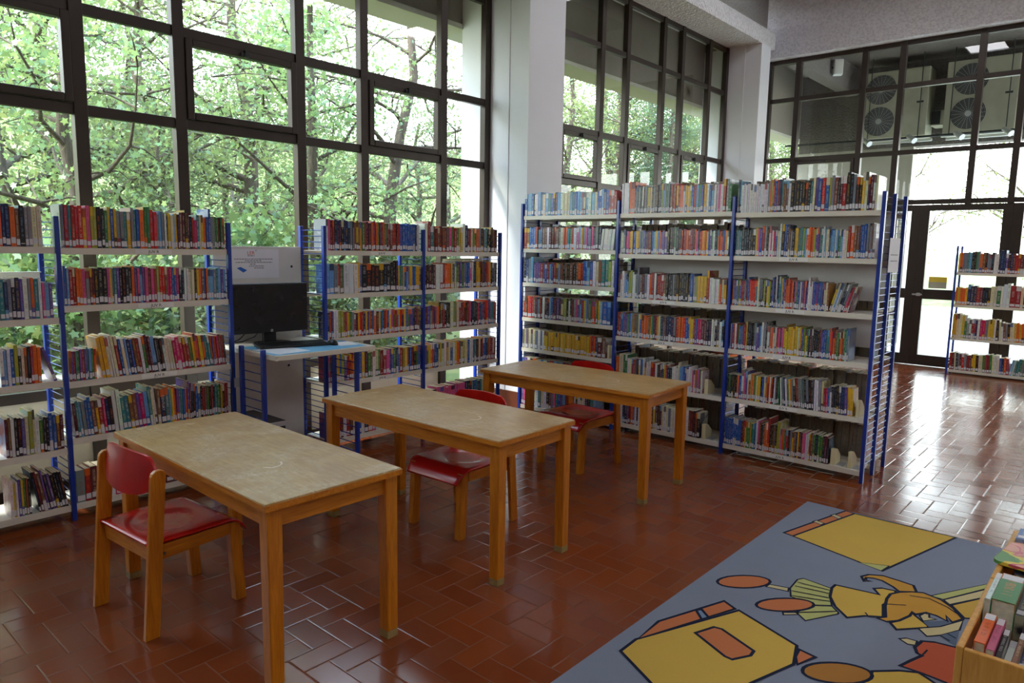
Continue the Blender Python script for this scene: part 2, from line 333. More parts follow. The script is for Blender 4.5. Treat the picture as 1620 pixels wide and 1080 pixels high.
# ------------------------------------------------------------------ the room
XW = -4.81; YW = 11.05; ZT = 4.40; ZC = 5.3
struct(MB().box(-5.0,-5,-.05, 6,YW+.08,0).build('floor', M['floor']))
struct(MB().box(-5.3,-5.2,ZC, 6.2,YW+.3,ZC+.2).build('ceiling', M['ceiling']))
struct(MB().box(6,-5.2,0, 6.2,YW+.3,ZC).build('wall_right', M['white']))
struct(MB().box(-5.3,-5.2,0, 6,-5,ZC).build('wall_rear', M['white']))
struct(MB().box(-5.2,-5,0, XW,-1.36,ZC).build('wall_left', M['white']))
# ring beam over the left windows: stucco soffit, edge and recessed wall above
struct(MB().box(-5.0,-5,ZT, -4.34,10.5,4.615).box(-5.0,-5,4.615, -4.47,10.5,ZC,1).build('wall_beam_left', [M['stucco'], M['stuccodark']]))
struct(MB().box(-4.70,10.90,ZT-.02, 6,YW+.12,ZC).build('wall_beam_far', [M['stucco']]))
struct(MB().box(2.6,YW-.06,0, 6,YW+.12,ZT-.02).build('wall_far', M['white']))
def column(name, y0, y1, foot=True):
    m = MB(); m.box(-5.2,y0,-.3, -4.34,y1,ZT)
    m.box(-4.60,y0-.008,0, -4.57,y0+.01,ZT, 0)
    if foot: m.box(-4.81,y0-.012,0, -4.328,y1+.012,.15, 1)
    struct(m.build(name, [M['column'], M['baseboard']]))
column('column_near', 5.08, 5.594)
column('column_corner', 10.05, 10.36)
column('column_rear', -1.36, -.80)
struct(MB().box(-5.2,10.36,-.3, -4.64,YW+.1,ZT).build('wall_corner', M['column']))

def window(name, P, label, us, zs, depth, sash, infill_to, u_mull=.075, hbars=None, skip=(), z0=.0):
    """P maps (u, d, z) to world; us: mullion centres, zs: transom centres; sash: set of (i, j) openable panes"""
    root = bpy.data.objects.new(name, None); COL.objects.link(root); root['kind'] = 'structure'; root['label'] = label
    fr = MB(); gl = MB(); pn = MB(); sa = MB(); hn = MB()
    def bx(mb, u0,d0,z0_,u1,d1,z1_, mi=0):
        a = P(u0,d0,z0_); b = P(u1,d1,z1_); mb.box(*a, *b, mi)
    w = u_mull/2
    for k,u in enumerate(us):
        bx(fr, u-w,0,z0, u+w,depth,zs[-1]+.03)
    for j,z in enumerate(zs):
        for k in range(len(us)-1):
            if (k,j) in skip: continue
            bx(fr, us[k]+w,.012,z-.032, us[k+1]-w,depth-.012,z+.032)
    for k in range(len(us)-1):
        a, b = us[k]+w, us[k+1]-w
        for j in range(len(zs)-1):
            c, d = zs[j]+.032, zs[j+1]-.032
            if (k,j) in sash:
                for (p,q,r,s) in ((a,c,a+.05,d),(b-.05,c,b,d),(a+.05,c,b-.05,c+.05),(a+.05,d-.05,b-.05,d)):
                    bx(sa, p+.002,-.012,q+.002, r-.002 if r==b or p==a and r!=b else r,.05,s-.002)
                bx(hn, (a+b)/2-.03,-.03,d-.045, (a+b)/2+.03,-.012,d-.02)
                bx(hn, (a+b)/2-.008,-.04,d-.05, (a+b)/2+.008,-.012,d-.005)
                a2,b2,c2,d2 = a+.05,b-.05,c+.05,d-.05
            else: a2,b2,c2,d2 = a,b,c,d
            if j < infill_to.get(k, 0): bx(pn, a2,.03,c2, b2,.06,d2)
            else: bx(gl, a2-.004,.045,c2-.004, b2+.004,.051,d2+.004)
    fr.build('frame', M['frame'], root, bevel=.004)
    gl.build('glass', M['glass'], root)
    if sa.v: sa.build('sash', M['frame'], root, bevel=.004)
    if hn.v: hn.build('handle', M['black'], root)
    if pn.v: pn.build('infill_panel', M['panelcream'], root)
    return root
PL = lambda u,d,z: (XW-d, u, z)
us1 = [-.765, -.19, .69, 1.567, 2.157, 3.045, 3.622, 4.485, 5.045]
us1 = [-.765, -.19, .69, 1.567, 2.157, 3.045, 3.622, 4.485, 5.045]
window('window_1', PL, 'tall dark framed window grid behind the low bookcases', us1, [.03,.60,2.285,2.862,3.77,4.37], .068,
       {(0,2),(2,2),(4,2),(6,2)}, {k:1 for k in range(7)})
us2 = [5.63, 6.13, 6.91, 7.43, 8.25, 8.73, 9.49, 10.01]
window('window_2', PL, 'tall dark framed window grid beyond the white column', us2, [.03,.60,2.24,2.81,3.77,4.37], .068,
       {(1,2),(3,2),(5,2)}, {k:1 for k in range(7)})
PF = lambda u,d,z: (u, YW+d, z)
us3 = [-4.63,-4.19,-3.27,-2.785,-1.865,-1.40,-.46,.02,.96,1.44,2.38,2.57]
window('window_3', PF, 'dark framed glazed wall above the exit doors', us3, [2.23,2.905,3.79,4.35], .09, {(1,0)}, {}, z0=2.19)
def leaf(name, label, u0, u1, handle):
    root = bpy.data.objects.new(name, None); COL.objects.link(root); root['kind'] = 'structure'; root['label'] = label
    fr = MB(); gl = MB(); s = .11
    y0, y1 = YW+.02, YW+.08
    for a,b,c,d in ((u0,u0+s,0.005,2.19),(u1-s,u1,0.005,2.19),(u0+s,u1-s,.005,.15),(u0+s,u1-s,.92,1.055),(u0+s,u1-s,2.11,2.19)):
        fr.box(a,y0,c,b,y1,d)
    gl.box(u0+s,y0+.025,.15,u1-s,y0+.031,.92); gl.box(u0+s,y0+.025,1.055,u1-s,y0+.031,2.11)
    fr.build('door_frame', M['frame'], root, bevel=.004); gl.build('glass', M['glass'], root)
    h = MB()
    if handle: h.box(handle-.02,y0-.05,.96,handle+.02,y0,1.0); h.box(handle-.07,y0-.06,.97,handle+.05,y0-.045,.99)
    if h.v: h.build('door_handle', M['silver'], root)
    return root
leaf('door_1', 'glazed dark framed exit door right of the tall bookcase', -2.405, -1.36, -2.34)
leaf('door_2', 'narrow glazed door leaf beside the exit door', -2.80, -2.405, None)
leaf('door_3', 'glazed door behind the far bookcase', -1.36, -.415, None)
leaf('door_4', 'glazed door at the left of the far wall', -3.755, -2.80, None)
leaf('door_5', 'glazed leaf in the far corner', -4.55, -3.755, None)
leaf('door_6', 'glazed door right of the far bookcase', -.415, .625, None)
leaf('door_7', 'glazed door further right in the far wall', .625, 1.605, None)
leaf('door_8', 'last glazed door in the far wall', 1.605, 2.58, None)
o = MB().box(-2.235,YW+.032,1.07, -2.02,YW+.036,1.155,1).box(-2.235,YW+.032,1.155, -2.02,YW+.036,1.225,0).build('door_sticker', [M['yellow'], M['acbody']])
tag(o, 'yellow and grey notice stuck on the exit door glass', 'sticker')

# ------------------------------------------------------------------ ceiling lights (one seen mirrored in the glass, others added unseen to brighten the room)
LP = [(-2.6,8.8),(-2.6,6.4)] + [(x,y) for y in (-2.6, .4, 3.4, 6.4, 8.8) for x in (.4, 3.4)]
for k,(x,y) in enumerate(LP):
    r = thing('ceiling_light', 'square recessed ceiling light panel over the reading room', 'light', (x,y,ZC), 0, 'ceiling light panels')
    MB().box(-.33,-.33,-.05,.33,-.30,0).box(-.33,.30,-.05,.33,.33,0).box(-.33,-.30,-.05,-.30,.30,0).box(.30,-.30,-.05,.33,.30,0).build('frame', M['silver'], r)
    MB().box(-.30,-.30,-.03,.30,.30,-.012).build('diffuser', M['lamp'], r)

# ------------------------------------------------------------------ tables
def table(label, cx, cy, rz):
    r = thing('reading_table', label, 'table', (cx,cy,0), math.radians(rz), 'wooden reading tables')
    L, D, T = .6525, .2825, .68
    MB().box(-L,-D,T-.026, L,D,T).build('tabletop', M['tabletop'], r, bevel=.004)
    m = MB(); a = .012
    m.box(-L+a,-D+a,T-.026, -L+a+.004,D-a,T-.0265)
    i = .026; h0 = T-.094
    for y0 in (-D+i, D-i-.022): MB().box(-L+.066,y0,h0, L-.066,y0+.022,T-.0265).build('apron', M['woodx'], r)
    for x0 in (-L+i, L-i-.022): MB().box(x0,-D+.066,h0, x0+.022,D-.066,T-.0265).build('apron', M['woody'], r)
    for sx in (-1,1):
        for sy in (-1,1):
            x0 = sx*(L-.012); y0 = sy*(D-.012); w = .056; w2 = .050
            def ring(z, ww): 
                xa, xb = sorted((x0, x0-sx*ww)); ya, yb = sorted((y0, y0-sy*ww))
                return [(xa,ya,z),(xb,ya,z),(xb,yb,z),(xa,yb,z)]
            lg = MB().hexa(ring(.03,w2), ring(T-.0265,w)).build('leg', M['wood'], r, bevel=.004)
            MB().hexa(ring(.0,w2+.0), ring(.03,w2)).build('foot', M['brass'], lg, bevel=.002)
    # edge strip of darker solid wood around the board
    e = MB(); z0, z1 = T-.0262, T-.006
    for (x0,y0,x1,y1) in ((-L-.002,-D-.002,L+.002,-D),(-L-.002,D,L+.002,D+.002),(-L-.002,-D,-L,D),(L,-D,L+.002,D)):
        e.box(x0,y0,z0,x1,y1,z1)
    e.build('edge_band', M['woodx'], r)
table('wooden reading table nearest the camera, with a red chair tucked at its near left', -2.713, 1.43, -.4)
table('middle wooden reading table with a red chair on its far side', -2.704, 2.513, 1.2)
table('farthest wooden reading table standing before the tall bookcase', -2.784, 3.863, 3.2)

# ------------------------------------------------------------------ chairs
def chair(label, cx, cy, rz):
    r = thing('chair', label, 'chair', (cx,cy,0), math.radians(rz), 'red and beech children chairs')
    # rear legs: flat boards whose feet splay back, rounded top
    for sx in (-1,1):
        xa, xb = sorted((sx*.225, sx*.203))
        prof = [(-.222,0),(-.166,0),(-.114,.640),(-.120,.653),(-.134,.660),(-.152,.659),(-.165,.649),(-.170,.637)]
        m = MB(); n = len(prof)
        vs = [(xa,y,z) for y,z in prof]+[(xb,y,z) for y,z in prof]
        m.add(vs, [tuple(range(n-1,-1,-1)), tuple(range(n,2*n))]+[(i,(i+1)%n,n+(i+1)%n,n+i) for i in range(n)])
        m.build('leg', M['wood'], r, bevel=.003)
        xc = sx*.178
        MB().hexa([(xc-.013-.006,.178,0),(xc+.019,.178,0),(xc+.019,.226,0),(xc-.019,.226,0)],
                  [(xc-.019,.158,.352),(xc+.019,.158,.352),(xc+.019,.206,.352),(xc-.019,.206,.352)]).build('leg', M['wood'], r, bevel=.003)
        # side rail
        x1 = sx*.180
        a, b = sorted((sx*.2025, sx*.180))
        MB().hexa([(a,-.165,.295),(b,-.165,.295),(b-sx*.004,.157,.305),(a-sx*.004,.157,.305)],
                  [(a,-.170,.355),(b,-.170,.355),(b-sx*.004,.157,.355),(a-sx*.004,.157,.355)]).build('side_rail', M['woody'], r, bevel=.002)
    MB().box(-.180,-.172,.295, .180,-.150,.355).build('rear_rail', M['woodx'], r, bevel=.002)
    MB().box(-.155,.160,.300, .155,.182,.352).build('front_rail', M['woodx'], r, bevel=.002)
    # moulded plywood seat with dished middle and waterfall front
    m = MB(); nx, ny = 16, 20; vs = []; fs = []
    def seatz(x,y):
        z = .372
        d = max(0, 1-((x/.15)**2+((y+.01)/.14)**2)); z -= .012*min(1,d*1.6)
        if y > .155: z -= (y-.155)**2*9
        return z
    def outline(k):   # half width along y
        y = -.185+.425*k/ny
        w = .2015 if y < -.12 else .2015+.004*min(1,(y+.12)/.1)
        if y > .19: w -= (y-.19)*.35
        return y, w
    for top in (1,0):
        for k in range(ny+1):
            y, w = outline(k)
            for i in range(nx+1):
                x = -w+2*w*i/nx; vs.append((x,y,seatz(x,y)-(0 if top else .010)))
    N = (nx+1)*(ny+1)
    for k in range(ny):
        for i in range(nx):
            a = k*(nx+1)+i; fs.append((a,a+1,a+nx+2,a+nx+1)); fs.append((N+a,N+a+nx+1,N+a+nx+2,N+a+1))
    for k in range(ny):
        a = k*(nx+1); fs.append((a,a+nx+1,N+a+nx+1,N+a)); a += nx; fs.append((a+nx+1,a,N+a,N+a+nx+1))
    for i in range(nx):
        a = i; fs.append((a+1,a,N+a,N+a+1)); a = ny*(nx+1)+i; fs.append((a,a+1,N+a+1,N+a))
    m.add(vs, fs); m.build('seat', M['seat'], r, smooth=True)
    # curved backrest: arched top, bowed bottom
    m = MB(); nx, nz = 20, 8; vs = []; fs = []
    for side in (0,1):
        for k in range(nz+1):
            for i in range(nx+1):
                s = -1+2*i/nx; x = s*.2015
                edge = max(0,abs(s)-.72)/.28
                zt = .712-.014*s*s-.045*edge**2.2; zb = .540+.030*s*s+.04*edge**2
                z = zb+(zt-zb)*k/nz
                y = -.158-.030*(1-s*s) + .05*(z-.60)/.4 + .006
                vs.append((x, y+(.011 if side else 0), z))
    N = (nx+1)*(nz+1)
    for k in range(nz):
        for i in range(nx):
            a = k*(nx+1)+i; fs.append((a,a+1,a+nx+2,a+nx+1)); fs.append((N+a,N+a+nx+1,N+a+nx+2,N+a+1))
    for k in range(nz):
        a = k*(nx+1); fs.append((a+nx+1,a,N+a,N+a+nx+1)); a += nx; fs.append((a,a+nx+1,N+a+nx+1,N+a))
    for i in range(nx):
        a = i; fs.append((a,N+a,N+a+1,a+1)); a = nz*(nx+1)+i; fs.append((a,a+1,N+a+1,N+a))
    m.add(vs, fs); o = m.build('backrest', M['red'], r, smooth=True)
    o.modifiers.new('es','EDGE_SPLIT').split_angle = .9
    for sx in (-1,1): MB().tube([(sx*.2255,-.135,.33),(sx*.2275,-.135,.33)], .006, 0, 10).build('bolt', M['screw'], r)
chair('red chair seen from behind at the nearest table, its worn seat facing away', -2.965, 1.205, 4.7)
chair('red chair under the middle table, facing the camera', -2.748, 2.712, 181.8)
chair('red chair under the farthest table, facing the camera', -2.94, 4.06, 178.5)

# ------------------------------------------------------------------ bookcases
SH_T = .034
def ladder(r, P, u, d0, d1, ztop, nr, zlow=.12, name='upright', mid=None):
    """upright frame in the plane u=const between depths d0 (front) and d1 (rear): two flat posts and wire rungs"""
    m = MB(); w = .012
    ds = [d0, d1] if mid is None else [d0, mid, d1]
    for d in ds:
        a = P(u-w, d-.0, 0); b = P(u+w, d+.030, ztop); m.box(*a, *b)
    o = m.build(name, M['blue'], r, bevel=.003)
    g = MB()
    for k in range(nr):
        z = zlow+(ztop-.03-zlow)*k/(nr-1)
        a = P(u, d0+.015, z); b = P(u, ds[-1]+.015, z); g.tube([a,b], .0030, 0, 6)
    g.build('rung', M['rung'], o)
    return o
def shelf(r, P, u0, u1, d0, d1, z, label=False, lu=.6, lip=SH_T):
    m = MB()
    a = P(u0,d0,z-.006); b = P(u1,d1,z); m.box(*a,*b)
    a = P(u0,d0,z-lip); b = P(u1,d0+.004,z-.006); m.box(*a,*b)
    a = P(u0,d1-.004,z-lip); b = P(u1,d1,z-.006); m.box(*a,*b)
    o = m.build('shelf', M['shelf'], r)
    if label:
        uc = u0+(u1-u0)*lu
        a = P(uc-.10,d0-.0015,z-lip+.004); b = P(uc+.10,d0,z-.004)
        lb = MB().box(*a,*b).build('shelf_label', M['labelplate'], o)
        pa = Vector(P(uc,d0-.0019,z-lip/2-.001)); xa = Vector(P(uc+1,d0,z))-Vector(P(uc,d0,z))
        text('JUV R', 'label_text', M['ink'], o, frame_mat(pa, xa, (0,0,1)), .024)
    return o
PA = lambda u,d,z: (-4.244-d, u, z)      # along +y, depth towards the left windows
PE = lambda u,d,z: (u, 5.0+d, z)         # along +x, depth away from the camera
PH = lambda u,d,z: (u, 10.62+d, z)
ZA = [1.481,1.113,.778,.407,.088]; ZB = [1.477,1.172,.765,.454,.09]
ZC_ = [1.477,1.175,.860,.545,.13]; ZD = [1.475,1.178,.856,.540,.20]
r = thing('bookcase', 'low blue and white bookcase left of the computer desk', 'bookcase', (0,0,0), 0, 'low blue bookcases by the windows')
for u in (.305,1.235,2.165): ladder(r, PA, u, 0, .285, 1.64, 38)
for z in ZA: shelf(r, PA, .318, 1.222, .012, .290, z)
for k,z in enumerate(ZB): shelf(r, PA, 1.248, 2.152, .012, .290, z, k<3, .52)
m = MB().box(*PA(.318,.286,1.26), *PA(1.222,.290,1.345)); m.box(*PA(.318,.255,1.341), *PA(1.222,.286,1.345))
m.build('rear_rail', M['shelfback'], r)
r = thing('bookcase', 'low blue and white bookcase between the computer desk and the white column', 'bookcase', (0,0,0), 0, 'low blue bookcases by the windows')
for u in (2.85,3.752,4.637): ladder(r, PA, u, 0, .285, 1.645, 38)
for k,z in enumerate(ZC_): shelf(r, PA, 2.863, 3.739, .012, .290, z, k in (0,3), .55)
for z in ZD: shelf(r, PA, 3.765, 4.624, .012, .290, z)
ZE = [1.805,1.512,1.205,.884,.600,.33,.06]; ZF = [1.808,1.484,1.127,.805,.430,.078]; ZG = [1.797,1.488,1.128,.803,.438,.080]
r = thing('bookcase', 'tall double sided blue bookcase of three bays in front of the far windows', 'bookcase', (0,0,0), 0)
for u in (-4.325,-3.290,-2.298,-1.300): ladder(r, PE, u, 0, .52, 1.915, 40, mid=.245)
for u0,u1,zz,lab in ((-4.312,-3.303,ZE,()),(-3.277,-2.311,ZF,(2,3)),(-2.285,-1.313,ZG,(1,2,3,4,5))):
    for k,z in enumerate(zz):
        shelf(r, PE, u0, u1, .012, .240, z, k in lab, .45)
        shelf(r, PE, u0, u1, .300, .528, z)
MB().box(*PE(-2.285,.262,1.20), *PE(-1.313,.268,1.80)).box(*PE(-2.285,.262,.88), *PE(-1.313,.268,1.13)).build('back_panel', M['shelfback'], r)
MB().box(*PE(-3.277,.262,1.15), *PE(-2.311,.268,1.46)).build('back_panel', M['shelfback'], r)
o = MB().box(-1.284,5.155,1.40, -1.281,5.405,1.625).build('shelf_notice', M['paper'])
tag(o, 'blank looking paper notice hung on the end of the tall bookcase', 'notice')
g = MB()
for k,z in enumerate((1.515,1.475)): g.box(-1.2805,5.19,z-.003, -1.2803,5.37,z+.003)
g.build('printed_line', M['logogrey'], o)
ZH = [1.305,.895,.470,.055]
r = thing('bookcase', 'low bookcase in front of the glazed doors at the far right', 'bookcase', (0,0,0), 0)
for u in (-1.850,-.850,.15): ladder(r, PH, u, 0, .285, 1.64, 36)
for u0,u1 in ((-1.837,-.863),(-.837,.137)):
    for z in ZH: shelf(r, PH, u0, u1, .012, .290, z)

# ------------------------------------------------------------------ computer desk
r = thing('computer_desk', 'small white desk on blue ladder legs between the two low bookcases', 'desk', (0,0,0), 0)
MB().prism([(-4.52,2.205),(-3.80,2.205),(-3.80,2.93),(-4.205,2.93),(-4.205,2.832),(-4.52,2.832)],.828,.858).build('desktop', M['shelf'], r, bevel=.002)
MB().box(-4.545,2.195,.10, -4.525,2.835,1.497).build('back_panel', M['shelfback'], r, bevel=.002)
for y in (2.186,2.871-.04+.04):
    m = MB()
    yy = 2.192 if y < 2.5 else 2.872
    for x in (-4.19,-3.93): m.box(x-.015,yy-.012,0, x+.015,yy+.012,.826 if yy>2.5 else .885)
    o = m.build('leg_frame', M['blue'], r, bevel=.003)
    g = MB()
    for k in range(14): g.tube([(-4.19,yy,.06+.056*k),(-3.93,yy,.06+.056*k)], .0035, 0, 6)
    g.build('rung', M['rung'], o)
MB().box(-4.212,2.840,.64, -4.208,2.884,.70).box(-4.212,2.150,.62,-4.2085,2.200,.68).build('bracket', M['silver'], r)
g = MB()
for y,z in ((2.76,1.36),(2.72,.66)): g.tube([(-4.5255,y,z),(-4.5235,y,z)], .009, 0, 12)
g.build('cable_hole', M['ink'], r)
# notice on the panel
o = MB().box(-4.5235,2.305,1.285, -4.522,2.66,1.478).build('notice', M['paper']); tag(o, 'white printed notice taped to the panel above the monitor', 'notice')
XN = -4.5216
fm = lambda y,z: frame_mat((XN,y,z),(0,1,0),(0,0,1))
text('LER', 'logo', M['logored'], o, fm(2.455,1.452), .034)
text('+', 'logo_plus', M['logogrey'], o, fm(2.492,1.468), .024)
g = MB()
rr = random.Random(3)
def words(y0,y1,z):
    y = y0
    while y < y1:
        w = rr.uniform(.008,.022); g.box(XN-.0003,y,z-.0022, XN,min(y+w,y1),z+.0022); y += w+.004
for y0,y1,z in ((2.335,2.615,1.412),(2.41,2.53,1.401),(2.345,2.61,1.390),(2.445,2.485,1.378),(2.44,2.55,1.365),(2.475,2.545,1.352),(2.430,2.480,1.434)): words(y0,y1,z)
g.build('printed_line', M['logogrey'], o)
g = MB(); a = [(2.352,1.352),(2.378,1.360),(2.424,1.338),(2.398,1.322)]
g.add([(XN,y,z) for y,z in a]+[(XN-.0004,y,z) for y,z in a], [(0,3,2,1),(4,5,6,7),(0,1,5,4),(1,2,6,5),(2,3,7,6),(3,0,4,7)]); g.build('leaflet_picture', M['logoblue'], o)
# monitor
r = thing('monitor', 'black computer monitor standing on the small white desk', 'monitor', (-4.33,2.475,.859), math.radians(-3))
Wm = .265
m = MB(); m.box(-.02,-Wm,.075, .018,Wm,.400); m.build('casing', M['black'], r, bevel=.006)
MB().box(.0185,-Wm+.014,.100, .0195,Wm-.014,.386).build('screen', M['blackgloss'], r)
m = MB(); m.box(-.035,-.045,.012, -.010,.045,.14); m.build('neck', M['black'], r, bevel=.004)
m = MB(); n = 28; m.prism([(.02+.105*math.cos(2*PI*k/n), .125*math.sin(2*PI*k/n)) for k in range(n)], 0, .012); m.build('base', M['black'], r, bevel=.003)
m = MB(); m.tube([(.0182,0,.0885),(.0195,0,.0885)], .0095, 0, 20); lg = m.build('logo', M['silver'], r)
text('hp', 'logo_letters', M['ink'], lg, frame_mat((.0197,0,.0885),(0,1,0),(0,0,1)), .012)
# papers, keyboard, mouse
o = MB().prism([(-4.30,2.235),(-3.83,2.215),(-3.815,2.62),(-3.835,2.88),(-4.16,2.915),(-4.20,2.60)], .8585, .8600).build('blue_card', M['paperblue']); tag(o, 'light blue card covering the front of the white desk', 'card')
o = MB().prism([(-4.12,2.225),(-3.845,2.245),(-3.87,2.48),(-4.10,2.46)], .8603, .8612).build('paper_sheet', M['paper']); tag(o, 'white paper sheet on blue card at the left front of the desk', 'paper')
o = MB().prism([(-4.08,2.76),(-3.92,2.74),(-3.90,2.87),(-4.07,2.90)], .8603, .8612).build('paper_sheet', M['paper']); tag(o, 'small white paper beside the computer mouse', 'paper')
r = thing('keyboard', 'black keyboard in front of the monitor', 'keyboard', (-4.115,2.505,.8615), math.radians(-14))
MB().hexa([(-.075,-.225,0),(.075,-.225,0),(.075,.225,0),(-.075,.225,0)],[(-.075,-.225,.020),(.075,-.225,.012),(.075,.225,.012),(-.075,.225,.020)]).build('keyboard_body', M['black'], r, bevel=.003)
g = MB()
for i in range(6):
    for j in range(22):
        if i == 5 and 4 <= j <= 9: continue
        x = -.062+i*.0225; y = -.213+j*.0195; z = .0205-(x+.075)*.053
        g.box(x,y,z-.003, x+.018,y+.016,z+.004)
g.box(.0505,-.135,.008, .0685,-.022,.018)
k = g.build('keys', M['keys'], r); k['kind'] = 'stuff'
r = thing('computer_mouse', 'black mouse on the blue card right of the keyboard', 'mouse', (-4.005,2.735,.8612), math.radians(-10))
m = MB(); vs = []; fs = []; nu, nv = 16, 8
for j in range(nv+1):
    ph = PI/2*j/nv
    for i in range(nu):
        th = 2*PI*i/nu; vs.append((.055*math.cos(th)*math.cos(ph), .031*math.sin(th)*math.cos(ph), .034*math.sin(ph)**.9))
for j in range(nv):
    for i in range(nu): fs.append((j*nu+i, j*nu+(i+1)%nu, (j+1)*nu+(i+1)%nu, (j+1)*nu+i))
fs.append(tuple(range(nu-1,-1,-1))); m.add(vs, fs); m.build('mouse_body', M['black'], r, smooth=True)
MB().tube([(-.03,-.004,.029),(-.03,.004,.029)], .006, 0, 12).build('scroll_wheel', M['keys'], r)
o = MB().tube([(-4.40,2.40,.99),(-4.44,2.36,.93),(-4.42,2.30,.89),(-4.43,2.24,.868),(-4.44,2.215,.866)], .004, 0, 8).tube([(-4.38,2.45,.98),(-4.42,2.41,.90),(-4.46,2.34,.868),(-4.48,2.26,.866)], .003, 0, 8).build('cable', M['black'], None, smooth=True); tag(o, 'black cables looping behind the monitor', 'cable')
o = MB().tube([(-4.48,2.80,1.02),(-4.45,2.795,1.01),(-4.44,2.79,.94),(-4.46,2.76,.885),(-4.48,2.73,.864)], .005, 0, 8).build('cable', M['paper'], None, smooth=True); tag(o, 'white cable hanging by the ladder right of the monitor', 'cable')
r = thing('computer_tower', 'black desktop computer standing on the floor below the desk', 'computer', (0,0,0), 0)
MB().box(-4.50,2.225,.006, -4.075,2.43,.386).build('casing', M['black'], r, bevel=.004)
MB().box(-4.0745,2.222,.006, -4.06,2.433,.389).build('front_bezel', M['silver'], r, bevel=.003)
MB().box(-4.0595,2.25,.05, -4.0575,2.405,.36).build('front_grille', M['ink'], r)
o = MB().tube([(-4.19,2.13,.75),(-4.205,2.12,.55),(-4.19,2.13,.30),(-4.20,2.11,.12),(-4.20,2.10,.006)], .004, 0, 8).build('cable', M['black'], None, smooth=True); tag(o, 'thin black cable hanging beside the blue post left of the desk', 'cable')
# ------------------------------------------------------------------ books
BC = {'r':(158,38,38),'R':(208,36,30),'o':(224,104,34),'y':(220,176,44),'e':(152,158,58),'g':(58,120,62),'t':(52,122,128),'b':(38,88,168),
 'l':(112,164,208),'n':(36,42,84),'v':(98,72,146),'p':(212,92,142),'P':(196,28,96),'m':(98,34,46),'z':(122,80,58),'c':(216,208,168),
 'w':(222,222,220),'s':(126,132,140),'k':(30,28,34)}
BN = {'r':'red','R':'bright red','o':'orange','y':'yellow','e':'olive','g':'green','t':'teal','b':'blue','l':'light blue','n':'navy','v':'purple',
 'p':'pink','P':'magenta','m':'maroon','z':'brown','c':'cream','w':'white','s':'grey','k':'black'}
DARK = 'rgbnvPmzkteR'
def ordn(n):
    return '%d%s' % (n, 'th' if 10 <= n % 100 <= 20 else {1:'st',2:'nd',3:'rd'}.get(n % 10, 'th'))
BOOKS = []
class Bk: pass
def row(P, tokens, z, u0, u1, h, case, shelfname, d0=.012, vis=True, dj=.008, dep=.145):
    """one shelf of books from left to right; tokens: colour letters, hNN height cm, tNN relative width %, @N lean, _N gap mm"""
    items = []; hh = h; tt = 1.; ln = 0; gap = 0; title = None
    for tk in tokens.split():
        if tk[0] == 'h' and len(tk) > 1: hh = float(tk[1:])/(1000 if float(tk[1:]) > 100 else 100)
        elif tk[0] == 'T': tt = float(tk[1:])/100
        elif tk[0] == '@': ln = float(tk[1:])
        elif tk[0] == '_': gap += float(tk[1:])/1000
        elif tk[0] == '%': items[-1].title = tk[1:]
        else:
            for ch in tk:
                b = Bk(); b.c = ch; b.h = hh*(rnd.uniform(.955,1.03) if rnd.random() > .18 else rnd.uniform(.90,1.08)); b.t = tt*rnd.uniform(.72,1.32); b.lean = ln + (rnd.uniform(-.2,.2) if ln == 0 else rnd.uniform(-.5,.5)); b.gap = gap; gap = 0
                b.title = None; items.append(b)
    if len(tokens) == 0: return
    fac = lambda b: 1/math.cos(math.radians(b.lean))
    tot = sum(b.t*fac(b) for b in items); gaps = sum(b.gap for b in items)
    prev = 0; extra = 0
    for b in items:
        b.ex = max(0, (math.sin(math.radians(b.lean))-math.sin(math.radians(prev)))*b.h); extra += b.ex
        prev = b.lean
    extra += max(0, -math.sin(math.radians(prev))*items[-1].h)
    k = (u1-u0-gaps-extra-.0009*len(items))/tot
    u = u0; prev = 0
    for idx,b in enumerate(items):
        b.t *= k; b.P = P; b.z = z+.0006; u += b.gap
        u += b.ex
        b.u = u; u += b.t*fac(b)+.0009; prev = b.lean
        b.d0 = d0+.004+rnd.random()*dj; b.dep = min(.20, max(.10, b.h*.66*rnd.uniform(.92,1.05)))
        b.case = case; b.sh = shelfname; b.idx = idx; b.n = len(items); b.vis = vis
        b.l = items[idx-1].c if idx else None; b.r = items[idx+1].c if idx+1 < len(items) else None
        b.sd = rnd.random(); b.c2 = rnd.choice('wwyocl') if b.c in DARK else rnd.choice('knrwbmk'); b.j = [rnd.uniform(.88,1.12) for _ in range(3)]
        BOOKS.append(b)

LM = 'left of the monitor'; RM = 'right of the monitor'; CL = 'beside the white column'; EDG = 'at the far left edge'
TB = 'of the tall bookcase'
S5 = ['top shelf','second shelf','third shelf','fourth shelf','bottom shelf']
def rows(P, zs, u0, u1, case, names, data):
    for z, nm, (h, fill, tok) in zip(zs, names, data):
        row(P, tok, z, u0, u0+(u1-u0)*fill, h, case, nm)
